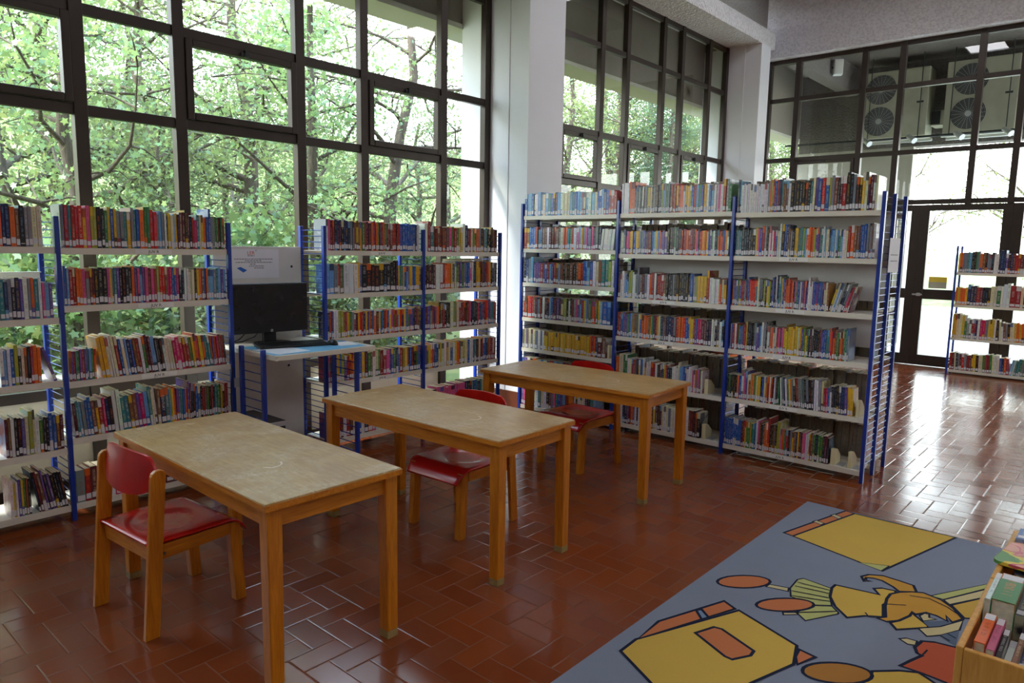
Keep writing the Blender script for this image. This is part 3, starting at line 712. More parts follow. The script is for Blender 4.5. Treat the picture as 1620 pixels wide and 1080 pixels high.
# far left bay: only its right end is in view
A = [(.205,.82,'ooonnozk ss cc'), (.205,.93,'ztnsknvwsotw h18 plv'), (.195,.92,'wlwbekczkroo @16 v'), (.20,.97,'mzwkkvc h23 ec h19 wgkkbbzm'), (.195,.97,'wywvygzk @9 h22 kmzv h20 nvkkkk')]
for (h,f,tok),z,nm in zip(A, ZA, S5): row(PA, tok, z, .95, .95+.272*f, h, EDG, nm)
B = [(.225,1,'T70 ss T110 rtr RRyp eekk h21 gybysTs ty T100 h22 st b h215 T140 o T90 h225 gg h21 T100 RRs l h20 s T80 wnyclyn h22 zmkm h19 krP h20 tT cyob T120 h235 b h195 T80 ssggmgr'.replace('Ts ','s ').replace('tT ','t ')),
 (.20,1,'blrroops mmk T130 kk T80 pyst T100 vkkk kovplv pmpr e RR z PP bb P h19 kk ww cc kyozbol lstlvl'),
 (.17,.985,'T70 zvrtgvrvt lgo _3 @7 h23 T120 yyc T90 wcr _2 h21 bcl nbzrwg mm T160 l T90 @7 h20 kkk h195 wccc T130 PPP rr T90 gyo R T110 yo tt @5 h19 T70 ovroPmzrk'),
 (.20,.985,'@4 mtls T120 bbz yrP nk h23 ww @5 h20 tt zz vP l h22 T100 tcw @2 h225 T170 z %CENTURY n %CENTURY t %CENTURY h21 T60 ley o @0 h195 T80 vttbo h22 vmkk h20 T110 bb h19 T80 krzgk rktgk yk rr'),
 (.175,.62,'h185 T100 srmorP skkkk zmk')]
rows(PA, ZB, 1.256, 2.146, LM, S5, B)
C = [(.215,.99,'h225 wp h21 T100 mrknnknnkss zyzygrnmorogmr ogmrzrrmr h205 T110 bbbbbbb n h21 T90 ww'),
 (.205,.99,'T120 lls T60 rzg T160 www T70 yb T150 h205 kkkkkkk T110 h225 kk %Arlindo n h19 T70 ygtyblsyybbyy'.replace('%Arlindo ','')),
 (.195,.99,'T80 nrmb h20 T120 ww ee T100 h18 zryg srmyRrnybozbomybgrobypgrbyRnybgvbnrz'),
 (.195,.99,'T90 pmgybevrr oyzbymgzwcgrrpvbgnbreyzbmkgb'),
 (.195,.99,'vnrmwrmckbwknprwcbzrlwkrcwwk')]
rows(PA, ZC_, 2.872, 3.730, RM, S5, C)
D = [(.20,.985,'h225 wr h20 T90 tzmzmzmz pgrgyy h23 wn h19 Tx mr h20 ceg oskstkkkzk'.replace('Tx ','')),
 (.195,.99,'mkmkm T120 www h21 rooy T90 bcgzvgs bbpw h215 T120 kyy T80 kzn mroyknsk'),
 (.195,.99,'h19 mvsrbo h21 kzrkkk T140 cec T80 rzrm h205 krpknkk h19 Pnbrm h21 RRb h19 strz'),
 (.20,.99,'vgyorbn cycw T110 ycbw yozc T90 yccb wwttk zckr bbn T80 zorrwz'),
 (.185,.985,'h16 skzk _8 T120 h175 pppppppppp T90 h18 nkntbtntctktwt')]
rows(PA, ZD, 3.774, 4.616, CL, S5, D)
S7 = ['top shelf','second shelf','third shelf','fourth shelf','fifth shelf','sixth shelf','bottom shelf']
S6 = ['top shelf','second shelf','third shelf','fourth shelf','fifth shelf','bottom shelf']
Ed = [(.195,.99,'T120 bl T90 lbcwlsc ltbnnlw cccltblls clwlcbbls bmrr'),
 (.19,.99,'rzbbbrtb zmwmkmzscootgrwplyspvspmsn @-6 h17 wwwww'),
 (.185,.99,'h22 kbs l h18 vvvrvbrlvrzl h19 zkzkzkz or h21 bblb wcz T120 h22 ttew'),
 (.19,.97,'rozoRRzmsrk h20 wmknlbkmvnc T130 ek T90 wkmspvlrylsgroR gyl T200 h20 bb'),
 (.175,.93,'scscscswsw T85 h17 yyyyyyyyyyyyyyyyyyyyyy T90 h18 orRn T160 mz'),
 (.18,.99,'bvrkmrlbwnrlbrmrvtkbrnRzbkrvl'), (.185,.85,'T90 vpblbcwtcwkmsptbvlnckwkwcwnktl')]
rows(PE, ZE, -4.305, -3.310, 'of the tall bookcase, left bay', S7, Ed)
F = [(.21,.99,'h25 T80 wwwwo h25 T160 o T70 h21 kskskwks eyckszk h23 kkels gs h22 krzr h205 T100 yrowyyebrlgbywbl T90 wwpw h23 rs h20 g'),
 (.195,.99,'h185 wcs p T110 pyybyy ssvnmm blylovvv h21 kkk gkkk h20 T80 rrrorr mmo h19 pkroyoybvgwkgoooboyw'),
 (.20,.99,'h19 mw h22 w h19 lll h22 eew h20 ws h24 s h20 szm sworw mrrrz h215 kkkskkkkkkkb h20 sey T90 yyyy h24 r h19 T100 wwwwwo cy'),
 (.195,.99,'T110 rrbvv T90 tgblyzz tcb oooozyg mryct @2 h195 nsz @0 T150 h20 nnns T110 rooRbbyyr bPPmmknwwknwk'),
 (.20,.83,'h21 oo h23 cc gg h20 wcrrz nyb h22 w h19 yww T140 rr T90 wkmnkyr h18 nkwww h22 c h19 llbvwww T70 h185 pwolp gw'),
 (.20,.83,'rkmwnkvmov @0 wkwkw h205 nlyzymkmc h20 wcs wcww h205 sppwTz mkzk'.replace('Tz ','z '))]
rows(PE, ZF, -3.270, -2.318, 'of the tall bookcase, middle bay', S6, F)
G = [(.20,.975,'h225 sl T85 h205 wwwwwwwwwwwwww T85 h205 s h225 oeobrnt h20 zzzw T120 kkkkkkkt h22 c T100 v T150 bRb T110 h225 eszk T130 mr h24 kk T100 s h21 kk h25 yc h22 nm wc'),
 (.195,.985,'h19 T80 ttst h20 T120 kkkkkk T100 ypb h21 rs kw T80 h18 PwPb T110 h225 cwkbn T90 h19 zsk T90 h20 yyttelooo evvtt h21 w h19 lcsllwlglwc T150 h205 rozz T90 h22 nbbs sz T100 h225 w'),
 (.19,.90,'h185 T75 obvbgbvrrtbr h22 b h19 T90 RRRRt h205 T100 css h19 kekyek h22 T80 bkwk tt h205 ybrooR ron h20 pgbwvzpvb h22 T80 ww h195 T85 wvbbvbbbnccz @-15 h20 T85 yclwskns h18 prsm'),
 (.20,.87,'h19 T80 wbrwrgbtvr h21 T100 yk kkks h185 vvl h22 wsk h19 T80 wwoocw rpmpy h20 T110 yyyyy T80 cyvgyg T80 kmkkkkm h20 T80 vbbtt oRozgzor h22 gts'),
 (.205,.93,'h18 T85 kgkkkk T100 ob h21 wpv h195 T85 cryogc T90 yykb T80 cyorcRk h205 wskg @5 wsnwgyoskk T90 h21 rs T100 stkskk @2 h215 wwsc h17 T90 rPb h19 wkkkknnn T110 vyy'),
 (.20,.79,'T95 bbbbbbbbbb m ryggygtb h22 wp h205 zkz T110 oo h25 r h21 kkzk h235 T100 ee h19 pogrksyznymk T120 pp T90 ww rzg T120 kggk mk')]
rows(PE, ZG, -2.278, -1.320, 'of the tall bookcase, right bay', S6, G)
Hh = [(.26,.99,'h25 yos h26 stlk h27 kgs h25 ozk h24 sskww h28 knn h25 vkn mrrmmrrrr h26 kkc h25 tscn'),
 (.26,.99,'h22 oyooy T100 h26 nnn T100 h23 rmkkk h25 ccgw h27 ww T160 h26 rr T80 h24 ck h26 ks gpt krg'),
 (.25,.99,'h29 yyccy g h25 swrrnwPP h26 syyy wk @3 h23 cwzskccyoyo @7 h24 ttbbb wc'),
 (.22,.99,'@2 rmcksmRsrm yyk h22 ccg h23 rmgcwc h21 bnor @-8 lwtt gsg h24 nvozk')]
rows(PH, ZH, -1.83, -.87, 'of the far right bookcase', S5[:3]+['bottom shelf'], Hh)
rows(PH, ZH, -.83, .12, 'of the far right bookcase', S5[:3]+['bottom shelf'], [(h-.01,f,t[::-1] if False else t) for h,f,t in Hh])
# books on the hidden rear side of the tall bookcase, seen through the gaps only (page edges towards the camera)
PEr = lambda u,d,z: (u, 5.528-d, z)
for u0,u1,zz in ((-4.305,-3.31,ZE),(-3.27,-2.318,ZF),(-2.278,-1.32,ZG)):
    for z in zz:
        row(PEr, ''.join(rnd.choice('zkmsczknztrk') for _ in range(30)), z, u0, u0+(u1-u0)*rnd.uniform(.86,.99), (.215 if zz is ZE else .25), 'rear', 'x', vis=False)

# picture books in the two bins
PB1 = lambda u,d,z: (u, 2.140+z, .520-d); PB2 = lambda u,d,z: (u, 2.375+z, .555-d); PB3 = lambda u,d,z: (u, 3.03+z, .545-d)
BIN = 'front wooden bin'
row(PB1, 'T70 w T120 op T80 kwzn T110 ve T80 cwysl T110 tw T80 kRbw T110 rzy', 0, -.262, .168, .20, 'in the front wooden bin', 'near row', d0=.0, dj=.075)
row(PB2, 'T70 w T220 g T100 kvs T90 cyw T100 wvlsczwpgwo', 0, -.262, .168, .22, 'in the front wooden bin', 'far row', d0=.0, dj=.045)
row(PB3, 'b T120 wcp T90 sywrg', 0, -.262, .168, .13, 'in the farther wooden bin', 'near row', d0=.0, dj=.02)

CAMR = None
def cam_axes():
    f, yaw, pitch, roll = 1131.57, -0.723713, 0.130643, 0.0176209
    cy, sy = math.cos(yaw), math.sin(yaw)
    fw = Vector((sy*math.cos(pitch), cy*math.cos(pitch), -math.sin(pitch)))
    r = Vector((cy,-sy,0)); u = r.cross(fw)
    cr, sr = math.cos(roll), math.sin(roll)
    return f, r*cr+u*sr, u*cr-r*sr, fw
FPX, CR, CU, CF = cam_axes()
def proj(p):
    d = Vector(p)-Vector((0,0,H)); w = d.dot(CF)
    return 810+FPX*d.dot(CR)/w, 540-FPX*d.dot(CU)/w
def corners(b):
    """local (u, d, z) corner function of a leaning book"""
    a = math.radians(b.lean); ca, sa = math.cos(a), math.sin(a)
    if b.lean >= 0:
        return lambda x,d,z: b.P(b.u+x*ca-z*sa, b.d0+d, b.z+z*ca+x*sa)
    return lambda x,d,z: b.P(b.u+b.t/ca-(b.t-x)*ca-z*sa, b.d0+d, b.z+z*ca-(b.t-x)*sa)
for b in BOOKS:
    b.K = corners(b)
    q = [proj(b.K(x,0,z)) for x,z in ((0,0),(b.t,0),(b.t,b.h),(0,b.h))]
    ar = abs(sum(q[i][0]*q[(i+1)%4][1]-q[(i+1)%4][0]*q[i][1] for i in range(4)))/2
    cx = sum(p[0] for p in q)/4; cy = sum(p[1] for p in q)/4
    inside = 2 < cx < 1618 and 2 < cy < 1076
    if b.case.startswith('at the far left'): inside = inside and min(p[0] for p in q) > -4
    b.area = ar if (b.vis and inside) else 0
    # behind the nearest table, its chair and the desk nothing of a book shows
    if b.case == LM and b.sh == 'bottom shelf' and b.u > 1.50: b.area = 0
    if b.case == LM and b.sh == 'fourth shelf' and b.u > 2.2: b.area = 0
    if b.case == RM and b.sh in ('bottom shelf',) : b.area *= .3
    b.px = cx
order = sorted([b for b in BOOKS if b.area > 0], key=lambda b: -b.area)
IND = set(id(b) for b in order[:300])

def attrs(me, cols, cols2, sds, uvs):
    a = me.color_attributes.new('Col','FLOAT_COLOR','CORNER'); a.data.foreach_set('color', cols)
    a = me.color_attributes.new('Col2','FLOAT_COLOR','CORNER'); a.data.foreach_set('color', cols2)
    a = me.attributes.new('Sd','FLOAT','CORNER'); a.data.foreach_set('value', sds)
    uv = me.uv_layers.new(name='UVMap'); uv.data.foreach_set('uv', uvs)
class BMB:
    def __init__(s): s.v=[]; s.f=[]; s.m=[]; s.c=[]; s.c2=[]; s.sd=[]; s.uv=[]
    def quad(s, pts, mi, c, c2, sd, uv=None):
        o = len(s.v); s.v += [tuple(p) for p in pts]; s.f.append(tuple(range(o,o+len(pts)))); s.m.append(mi)
        for k in range(len(pts)):
            s.c += c; s.c2 += c2; s.sd.append(sd); s.uv += (uv[k] if uv else (-1.,-1.))
    def build(s, name, mats, parent=None):
        me = bpy.data.meshes.new(name); me.from_pydata(s.v, [], s.f)
        for m in mats: me.materials.append(m)
        me.polygons.foreach_set('material_index', s.m); attrs(me, s.c, s.c2, s.sd, s.uv); me.update()
        o = bpy.data.objects.new(name, me); COL.objects.link(o)
        if parent is not None: o.parent = parent
        return o
def hexq(mb, K, x0,x1,d0,d1,z0,z1, mi, c, c2, sd, spine=False):
    p = lambda a,b,c_: K(a,b,c_)
    mb.quad([p(x0,d0,z0),p(x1,d0,z0),p(x1,d0,z1),p(x0,d0,z1)], mi, c, c2, sd, [(.001,0.),(1.,0.),(1.,1.),(.001,1.)] if spine else None)
    mb.quad([p(x1,d1,z0),p(x0,d1,z0),p(x0,d1,z1),p(x1,d1,z1)], mi, c, c2, sd)
    mb.quad([p(x0,d1,z0),p(x0,d0,z0),p(x0,d0,z1),p(x0,d1,z1)], mi, c, c2, sd)
    mb.quad([p(x1,d0,z0),p(x1,d1,z0),p(x1,d1,z1),p(x1,d0,z1)], mi, c, c2, sd)
    mb.quad([p(x0,d0,z1),p(x1,d0,z1),p(x1,d1,z1),p(x0,d1,z1)], mi, c, c2, sd)
    mb.quad([p(x0,d1,z0),p(x1,d1,z0),p(x1,d0,z0),p(x0,d0,z0)], mi, c, c2, sd)
def cover(mb, K, t, h, dep, c, c2, sd, hard):
    w = .0022 if hard else .0010; bev = min(.0018, t*.2)
    # closed U-shaped cover: spine with rounded shoulders and two boards
    out = [(0,dep),(0,bev),(bev,0),(t-bev,0),(t,bev),(t,dep),(t-w,dep),(t-w,w+.0004),(w,w+.0004),(w,dep)]
    n = len(out)
    for i in range(n):
        (xa,da),(xb,db) = out[i],out[(i+1)%n]
        sp = i in (1,2,3)
        ua, ub = xa/t, xb/t
        mb.quad([K(xa,da,0),K(xb,db,0),K(xb,db,h),K(xa,da,h)], 0, c, c2, sd, [(max(.001,ua),0.),(ub,0.),(ub,1.),(max(.001,ua),1.)] if sp else None)
    for z,flip in ((0,1),(h,0)):
        for idx in ((0,1,8,9),(1,2,3,4,7,8),(4,5,6,7)):
            q = [K(out[i][0],out[i][1],z) for i in idx]
            if not flip: q = q[::-1]
            mb.quad(q, 0, c, c2, sd)
stuff = BMB(); seen_labels = {}
def adj(b): return 'thick ' if b.t > .034 else 'thin ' if b.t < .0125 else 'tall ' if b.h > .228 else ''
# how often a look occurs on its own shelf
sig = {}
for b in BOOKS:
    k = (b.case,b.sh,b.c,b.l,b.r); sig[k] = sig.get(k,0)+1
for b in BOOKS:
    base = lin(BC[b.c]); c = tuple(min(1,base[k]*b.j[k]*1.0) for k in range(3))+(1.,); c2 = lin(BC[b.c2])
    K = b.K
    lz0 = .006+.010*((b.sd*13.7)%1); lz1 = lz0+(.030 if b.sd < .8 else .022)
    if b.sd > .965: lz0, lz1 = lz0+.002, lz0+.006
    if id(b) in IND:
        o0 = Vector(K(b.t/2, b.dep/2, 0))
        KL = lambda x,d,z,K=K,o0=o0: Vector(K(x,d,z))-o0
        name = 'picture_book' if 'bin' in b.case else 'book'
        mb = BMB(); cover(mb, KL, b.t, b.h, b.dep, c, c2, b.sd, b.t > .022)
        o = mb.build(name, [M['book']]); o.location = o0
        mp = MB(); inn = .0024 if b.t > .022 else .0012; e = .003 if b.t > .022 else .0012
        mp.add([KL(x,d,z) for x,d,z in ((inn,.003,e),(b.t-inn,.003,e),(b.t-inn,b.dep-e,e),(inn,b.dep-e,e),(inn,.003,b.h-e),(b.t-inn,.003,b.h-e),(b.t-inn,b.dep-e,b.h-e),(inn,b.dep-e,b.h-e))],
               [(0,3,2,1),(4,5,6,7),(0,1,5,4),(1,2,6,5),(2,3,7,6),(3,0,4,7)])
        mp.build('page_block', M['pages'], o)
        ml = MB(); x0, x1 = b.t*.06, b.t*.94
        if 'bin' not in b.case:
            ml.add([KL(x,d,z) for x,d,z in ((x0,-.0006,lz0),(x1,-.0006,lz0),(x1,.0001,lz0),(x0,.0001,lz0),(x0,-.0006,lz1),(x1,-.0006,lz1),(x1,.0001,lz1),(x0,.0001,lz1))],
               [(0,3,2,1),(4,5,6,7),(0,1,5,4),(1,2,6,5),(2,3,7,6),(3,0,4,7)])
            ml.build('spine_label', M['sticker'], o)
        else:
            a, bb = b.h*.78, b.h*.98
            ml.add([KL(x,d,z) for x,d,z in ((x0,-.0006,a),(x1,-.0006,a),(x1,.0001,a),(x0,.0001,a),(x0,-.0006,bb),(x1,-.0006,bb),(x1,.0001,bb),(x0,.0001,bb))],
               [(0,3,2,1),(4,5,6,7),(0,1,5,4),(1,2,6,5),(2,3,7,6),(3,0,4,7)])
            ml.build('spine_label', M['sticker'], o)
        if b.title:
            pt = KL(b.t/2,-.0008,b.h*.60); up = KL(b.t/2,0,b.h)-KL(b.t/2,0,0); rt = KL(b.t,0,0)-KL(0,0,0)
            text(b.title, 'title', M['titlec'], o, frame_mat(pt, -up, rt), min(b.t*.75,.028))
        loc = b.sh+' '+b.case
        if 'bin' in b.case: loc = b.sh+' '+b.case
        nm = 'picture book' if 'bin' in b.case else 'book'
        lab = None
        if b.l and b.r and sig[(b.case,b.sh,b.c,b.l,b.r)] == 1 and b.l != b.c and b.r != b.c:
            if b.l == b.r: lab = '%s%s %s between two %s ones, %s' % (adj(b), BN[b.c], nm, BN[b.l], loc)
            else: lab = '%s%s %s between %s and %s, %s' % (adj(b), BN[b.c], nm, BN[b.l], BN[b.r], loc)
        if lab is None or len(lab.replace(',','').split()) > 16 or lab in seen_labels:
            if b.case == EDG or b.idx >= b.n/2: lab = '%s%s %s, %s from right on %s' % (adj(b), BN[b.c], nm, ordn(b.n-b.idx), loc)
            else: lab = '%s%s %s, %s from left on %s' % (adj(b), BN[b.c], nm, ordn(b.idx+1), loc)
        if len(lab.replace(',','').split()) > 16: lab = lab.replace('bright ','').replace('of the tall bookcase, ','')
        seen_labels[lab] = 1
        tag(o, lab, 'book', ('books on the '+loc) if 'bin' not in b.case else 'picture books '+b.case)
    else:
        hexq(stuff, K, 0,b.t,0,b.dep,0,b.h-.002, 0, c, c2, b.sd, True)
        # pages show on top
        stuff.quad([K(.001,.002,b.h-.0016),K(b.t-.001,.002,b.h-.0016),K(b.t-.001,b.dep,b.h-.0016),K(.001,b.dep,b.h-.0016)], 1, c, c2, b.sd)
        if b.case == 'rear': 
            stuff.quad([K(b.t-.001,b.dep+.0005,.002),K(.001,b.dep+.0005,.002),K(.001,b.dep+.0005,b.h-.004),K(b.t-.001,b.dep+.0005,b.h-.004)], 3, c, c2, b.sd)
        else:
            stuff.quad([K(b.t*.08,-.0007,lz0),K(b.t*.92,-.0007,lz0),K(b.t*.92,-.0007,lz1),K(b.t*.08,-.0007,lz1)], 2, c, c2, b.sd)
o = stuff.build('books', [M['book'],M['pages'],M['sticker'],M['shadedpages']])
tag(o, 'rows of smaller looking library books filling the remaining shelves', 'books', None, 'stuff')
# books lying flat on top of others, bookends
def flat_book(label, x,y,z,w,d,h,rz,c):
    mb = MB(); mb.box(-w/2,-d/2,0,w/2,d/2,.002).box(-w/2,-d/2,h-.002,w/2,d/2,h).box(-w/2,-d/2,0,-w/2+.002,d/2,h)
    o = mb.build('book', plain('lying_cover', BC[c], .4), None, loc=(x,y,z), rz=math.radians(rz))
    MB().box(-w/2+.002,-d/2+.003,.002,w/2-.003,d/2-.003,h-.002).build('page_block', M['pages'], o)
    tag(o, label, 'book')
flat_book('dark green book lying flat on the books beside the white column', -4.375, 4.23, 1.395, .20,.14,.022, 12, 'g')
flat_book('black book lying flat above the dark green one beside the white column', -4.37, 4.37, 1.402, .19,.13,.018, -6, 'k')
def bookend(label, x,y,z, s=1):
    m = MB(); w = .032*s
    m.prism([(0,0),(.115,0),(.115,.055),(.08,.085),(.045,.11),(0,.115)], -w/2, w/2, M=Matrix(((0,0,1,0),(1,0,0,0),(0,1,0,0),(0,0,0,1))))
    o = m.build('bookend', M['cream'], None, bevel=.003, loc=(x,y,z+.0005))
    if s != .7: MB().box(w/2,0.01,0,w/2+.05,.11,.003).build('base_plate', M['silver'], o)
    tag(o, label, 'bookend', 'cream wooden bookends')
bookend('cream bookend closing the fifth shelf of the middle bay of the tall bookcase', -2.452, 5.03, .430)
bookend('cream bookend closing the bottom shelf of the middle bay of the tall bookcase', -2.455, 5.03, .078)
bookend('cream bookend at the right end of the fifth shelf, right bay', -1.362, 5.03, .438, .7)
bookend('cream bookend against the last books of the bottom shelf, right bay', -1.495, 5.03, .080)
bookend('cream bookend against the blue post on the bottom shelf, right bay', -1.385, 5.03, .080, .8)
bookend('small cream bookend on the yellow row, left bay of the tall bookcase', -3.357, 5.03, .600, .6)
# ------------------------------------------------------------------ bins with picture books
def bin_(label, y0, y1):
    x0, x1 = -.284, .19; r = thing('book_bin', label, 'book bin', (0,0,0), 0, 'wooden book bins'); T = .018; z0, z1 = .013, .50
    MB().box(x0,y0,z0, x0+T,y1,z1).build('side_panel', M['wood2'], r, bevel=.004)
    MB().box(x1-T,y0,z0, x1,y1,z1).build('side_panel', M['wood2'], r, bevel=.004)
    MB().box(x0+T,y0,z0, x1-T,y0+T,z1-.004).build('front_panel', M['wood2'], r, bevel=.003)
    MB().box(x0+T,y1-T,z0, x1-T,y1,z1-.004).build('rear_panel', M['wood2'], r, bevel=.003)
    MB().box(x0+T,y0+T,.285, x1-T,y1-T,.300).build('bottom_panel', M['wood2'], r)
bin_('wooden bin of picture books at the bottom right, nearest the camera', 2.113, 2.652)
bin_('farther wooden bin holding a bright board book on top', 2.656, 3.195)
def board(label, x,y,z,w,d,h,rz,tilt,cols,idx):
    t = NT('board_book_print'); co = t.coord(); n = t.noise(co, 9+idx, 2, .5, .8)
    st = [(0,lin(cols[0]))]+[(.34+.32*k/(len(cols)-1), lin(c)) for k,c in enumerate(cols[1:],1)]
    rp = t.n('ShaderNodeValToRGB'); t.l(n, rp.inputs[0]); e = rp.color_ramp.elements; rp.color_ramp.interpolation = 'CONSTANT'
    while len(e) < len(st): e.new(.5)
    for k,(p,c) in enumerate(st): e[k].position = p; e[k].color = c
    t.bsdf(rp.outputs[0], .25, 0, .5, .4)
    nn = 6; poly = []
    for cx,cy,a0 in ((w/2-.03,d/2-.03,0),(-w/2+.03,d/2-.03,90),(-w/2+.03,-d/2+.03,180),(w/2-.03,-d/2+.03,270)):
        for k in range(nn+1):
            a = math.radians(a0+90*k/nn); poly.append((cx+.03*math.cos(a), cy+.03*math.sin(a)))
    m = MB(); m.prism(poly, 0, h); o = m.build('board_book', t.mat, None, bevel=.001, loc=(x,y,z)); o.rotation_euler = (math.radians(tilt[0]),math.radians(tilt[1]),math.radians(rz))
    tag(o, label, 'book', 'board books stacked in the farther bin')
board('bright green and pink board book lying on top in the farther bin', -.125, 2.878, .5035, .32,.24,.012, -8, (0,0), [(80,140,60),(220,190,60),(206,84,100),(230,150,130),(90,160,80)], 0)
board('dark glossy book directly under the bright board book', -.11, 2.86, .472, .26,.24,.024, 4, (0,0), [(30,40,50),(60,50,60),(120,60,70),(40,60,60)], 1)
board('dark book lowest of the stack in the farther bin', -.11, 2.86, .440, .26,.24,.028, -3, (0,0), [(40,40,44),(110,70,60),(60,66,60)], 2)

# ------------------------------------------------------------------ rug
mats = [M['rug_base']]; mi = {'base':0}
for k in RUGC:
    if k not in mi: mi[k] = len(mats); mats.append(M['rug_'+k])
rg = MB(); rg.box(-1.425,1.25,.0, .72,4.372,.0115, 0)
LW = .0065; zz = .0117
def stroke(pts, closed, w, z):
    n = len(pts); L = []; R_ = []
    for i in range(n):
        p = Vector(pts[i]); a = Vector(pts[(i-1)%n] if closed or i else pts[i]); b = Vector(pts[(i+1)%n] if closed or i < n-1 else pts[i])
        d1 = (p-a); d2 = (b-p)
        d1 = d1.normalized() if d1.length > 1e-6 else d2.normalized(); d2 = d2.normalized() if d2.length > 1e-6 else d1
        nrm = Vector((-(d1.y+d2.y), d1.x+d2.x)); nrm = nrm.normalized() if nrm.length > 1e-4 else Vector((-d1.y,d1.x))
        s = min(1.6, 1/max(.4, nrm.dot(Vector((-d1.y,d1.x)))))
        L.append(p+nrm*w*s); R_.append(p-nrm*w*s)
    m = n if closed else n-1
    for i in range(m):
        j = (i+1)%n
        rg.add([(L[i].x,L[i].y,z),(L[j].x,L[j].y,z),(R_[j].x,R_[j].y,z),(R_[i].x,R_[i].y,z)], [(0,3,2,1)], mi['line'])
for k,(cname,pts,outl) in enumerate(RUG_FILLS):
    z = zz+k*.00005
    area = sum(pts[i][0]*pts[(i+1)%len(pts)][1]-pts[(i+1)%len(pts)][0]*pts[i][1] for i in range(len(pts)))
    if area < 0: pts = pts[::-1]
    pts = [(max(-1.423,x),max(1.26,y)) for x,y in pts]
    rg.add([(x,y,z) for x,y in pts], [tuple(range(len(pts)))], mi[cname])
    if outl: stroke(pts, True, LW if cname not in ('green','cream','pale') else LW*.6, z+.00002)
for pts in RUG_LINES: stroke(pts, False, LW*.5, zz+.0022)
o = rg.build('rug', mats); tag(o, 'grey blue rug with yellow books and a cartoon girl on it', 'rug')

# ------------------------------------------------------------------ outside: canopy, porch, plant
GZ = -.25
ex = MB()
ex.box(-5.55,-6,3.64, -5.2,14.3,4.9)
struct(ex.build('exterior_fascia_left', M['concrete']))
e2 = MB().box(-5.56,-6,3.60, -5.19,14.3,3.645); struct(e2.build('lit_soffit_edge_1', M['concretelight']))
struct(MB().box(-5.2,-6,4.62, -4.95,YW+.1,4.9).build('exterior_slab_left', M['concrete']))
struct(MB().box(-5.55,YW+.12,4.76, 7,14.5,5.0).box(-4.42,YW+.12,4.32, -4.20,14,4.76).build('exterior_porch_ceiling', M['porch']))
struct(MB().box(-5.2,14.0,GZ, -3.24,14.3,3.36,1).box(-5.2,14.0,3.36, 7,14.3,4.76,0).build('exterior_porch_wall', [M['porch'], M['porchwall']]))
struct(MB().box(-5.3,YW+.12,GZ-.05, 10,26,GZ+.2).build('exterior_terrace', M['pavement']))
t = NT('garden_soil'); co = t.coord(); n = t.noise(co, 1.5, 6, .7)
t.bsdf(t.ramp(n, [(.3,lin((78,96,44))),(.5,lin((110,120,62))),(.7,lin((146,128,92)))]), .9)
M['soil'] = t.mat
g = MB(); nx, ny = 30, 40; vs = []; fs = []
for i in range(nx+1):
    for j in range(ny+1):
        x = -36+ (50)*i/nx; y = -14+60*j/ny
        dd = max(0, -8.0-x); dy = max(0, y-22)
        z = GZ + .055*dd*dd*.35 + .09*dy*.8 + rnd.uniform(-.05,.05)
        if x > -5.2 and y < 15: z = GZ-.3
        vs.append((x,y,min(z,6)))
for i in range(nx):
    for j in range(ny):
        a = i*(ny+1)+j; fs.append((a,a+ny+1,a+ny+2,a+1))
g.add(vs, fs); struct(g.build('ground', M['soil'], smooth=True))
# air conditioning units
def ac(label, x0, x1, z0, z1, fx):
    r = thing('air_conditioner', label, 'air conditioner', (0,0,0), 0, 'air conditioning units under the porch'); y0, y1 = 13.4, 13.85
    MB().box(x0,y0,z0,x1,y1,z1).build('casing', M['acbody'], r, bevel=.01)
    for fz in (z0+(z1-z0)*.26, z0+(z1-z0)*.73):
        m = MB(); m.tube([(fx,y0-.012,fz),(fx,y0+.002,fz)], .235, 0, 40)
        f = m.build('fan_guard', M['acdark'], r)
        m = MB(); m.tube([(fx,y0-.022,fz),(fx,y0-.010,fz)], .045, 0, 20)
        for k in range(9):
            R1 = .06+k*.02
            m.tube([(fx+R1*math.cos(a*PI/14),y0-.014,fz+R1*math.sin(a*PI/14)) for a in range(29)], .0016, 0, 4)
        for k in range(20):
            a = 2*PI*k/20; m.tube([(fx+.04*math.cos(a),y0-.015,fz+.04*math.sin(a)),(fx+.235*math.cos(a),y0-.015,fz+.235*math.sin(a))], .002, 0, 4)
        m.build('grille', M['silver'], f)
    MB().box(x1-.16,y0-.004,(z0+z1)/2-.02,x1-.06,y0,(z0+z1)/2+.01).build('badge', M['acdark'], r)
    MB().box(x0-.02,y0+.02,z0-.04,x1+.02,y0+.06,z0).box(x0-.02,y1-.06,z0-.04,x1+.02,y1,z0).build('bracket', M['silver'], r)
    g = MB()
    for xx in (x0+.1, x1-.1): g.tube([(xx,y0-.03,z0-.03),(xx,y0-.03,4.76)], .008, 0, 6)
    g.build('hanger', M['acdark'], r)
ac('left large twin fan air conditioner hung under the porch', -3.92, -2.955, 3.45, 4.54, -3.67)
ac('right large twin fan air conditioner hung under the porch', -2.71, -1.75, 3.44, 4.55, -2.375)
ac('air conditioner farther right under the porch', -1.55, -.6, 3.44, 4.55, -1.22)
r = thing('window_air_conditioner', 'small dark window unit between the two large air conditioners', 'air conditioner', (0,0,0))
MB().box(-2.93,13.62,3.62,-2.75,13.95,3.86).build('casing', M['acbody'], r, bevel=.006); MB().box(-2.925,13.605,3.64,-2.80,13.62,3.85).build('grille', M['acdark'], r)
o = MB().tube([(-5.15,13.2,3.42),(-3.6,13.2,3.40),(.8,13.2,3.40)], .018, 0, 8).build('conduit', M['acdark']); tag(o, 'thin conduit pipe running across the porch below the air conditioners', 'pipe')
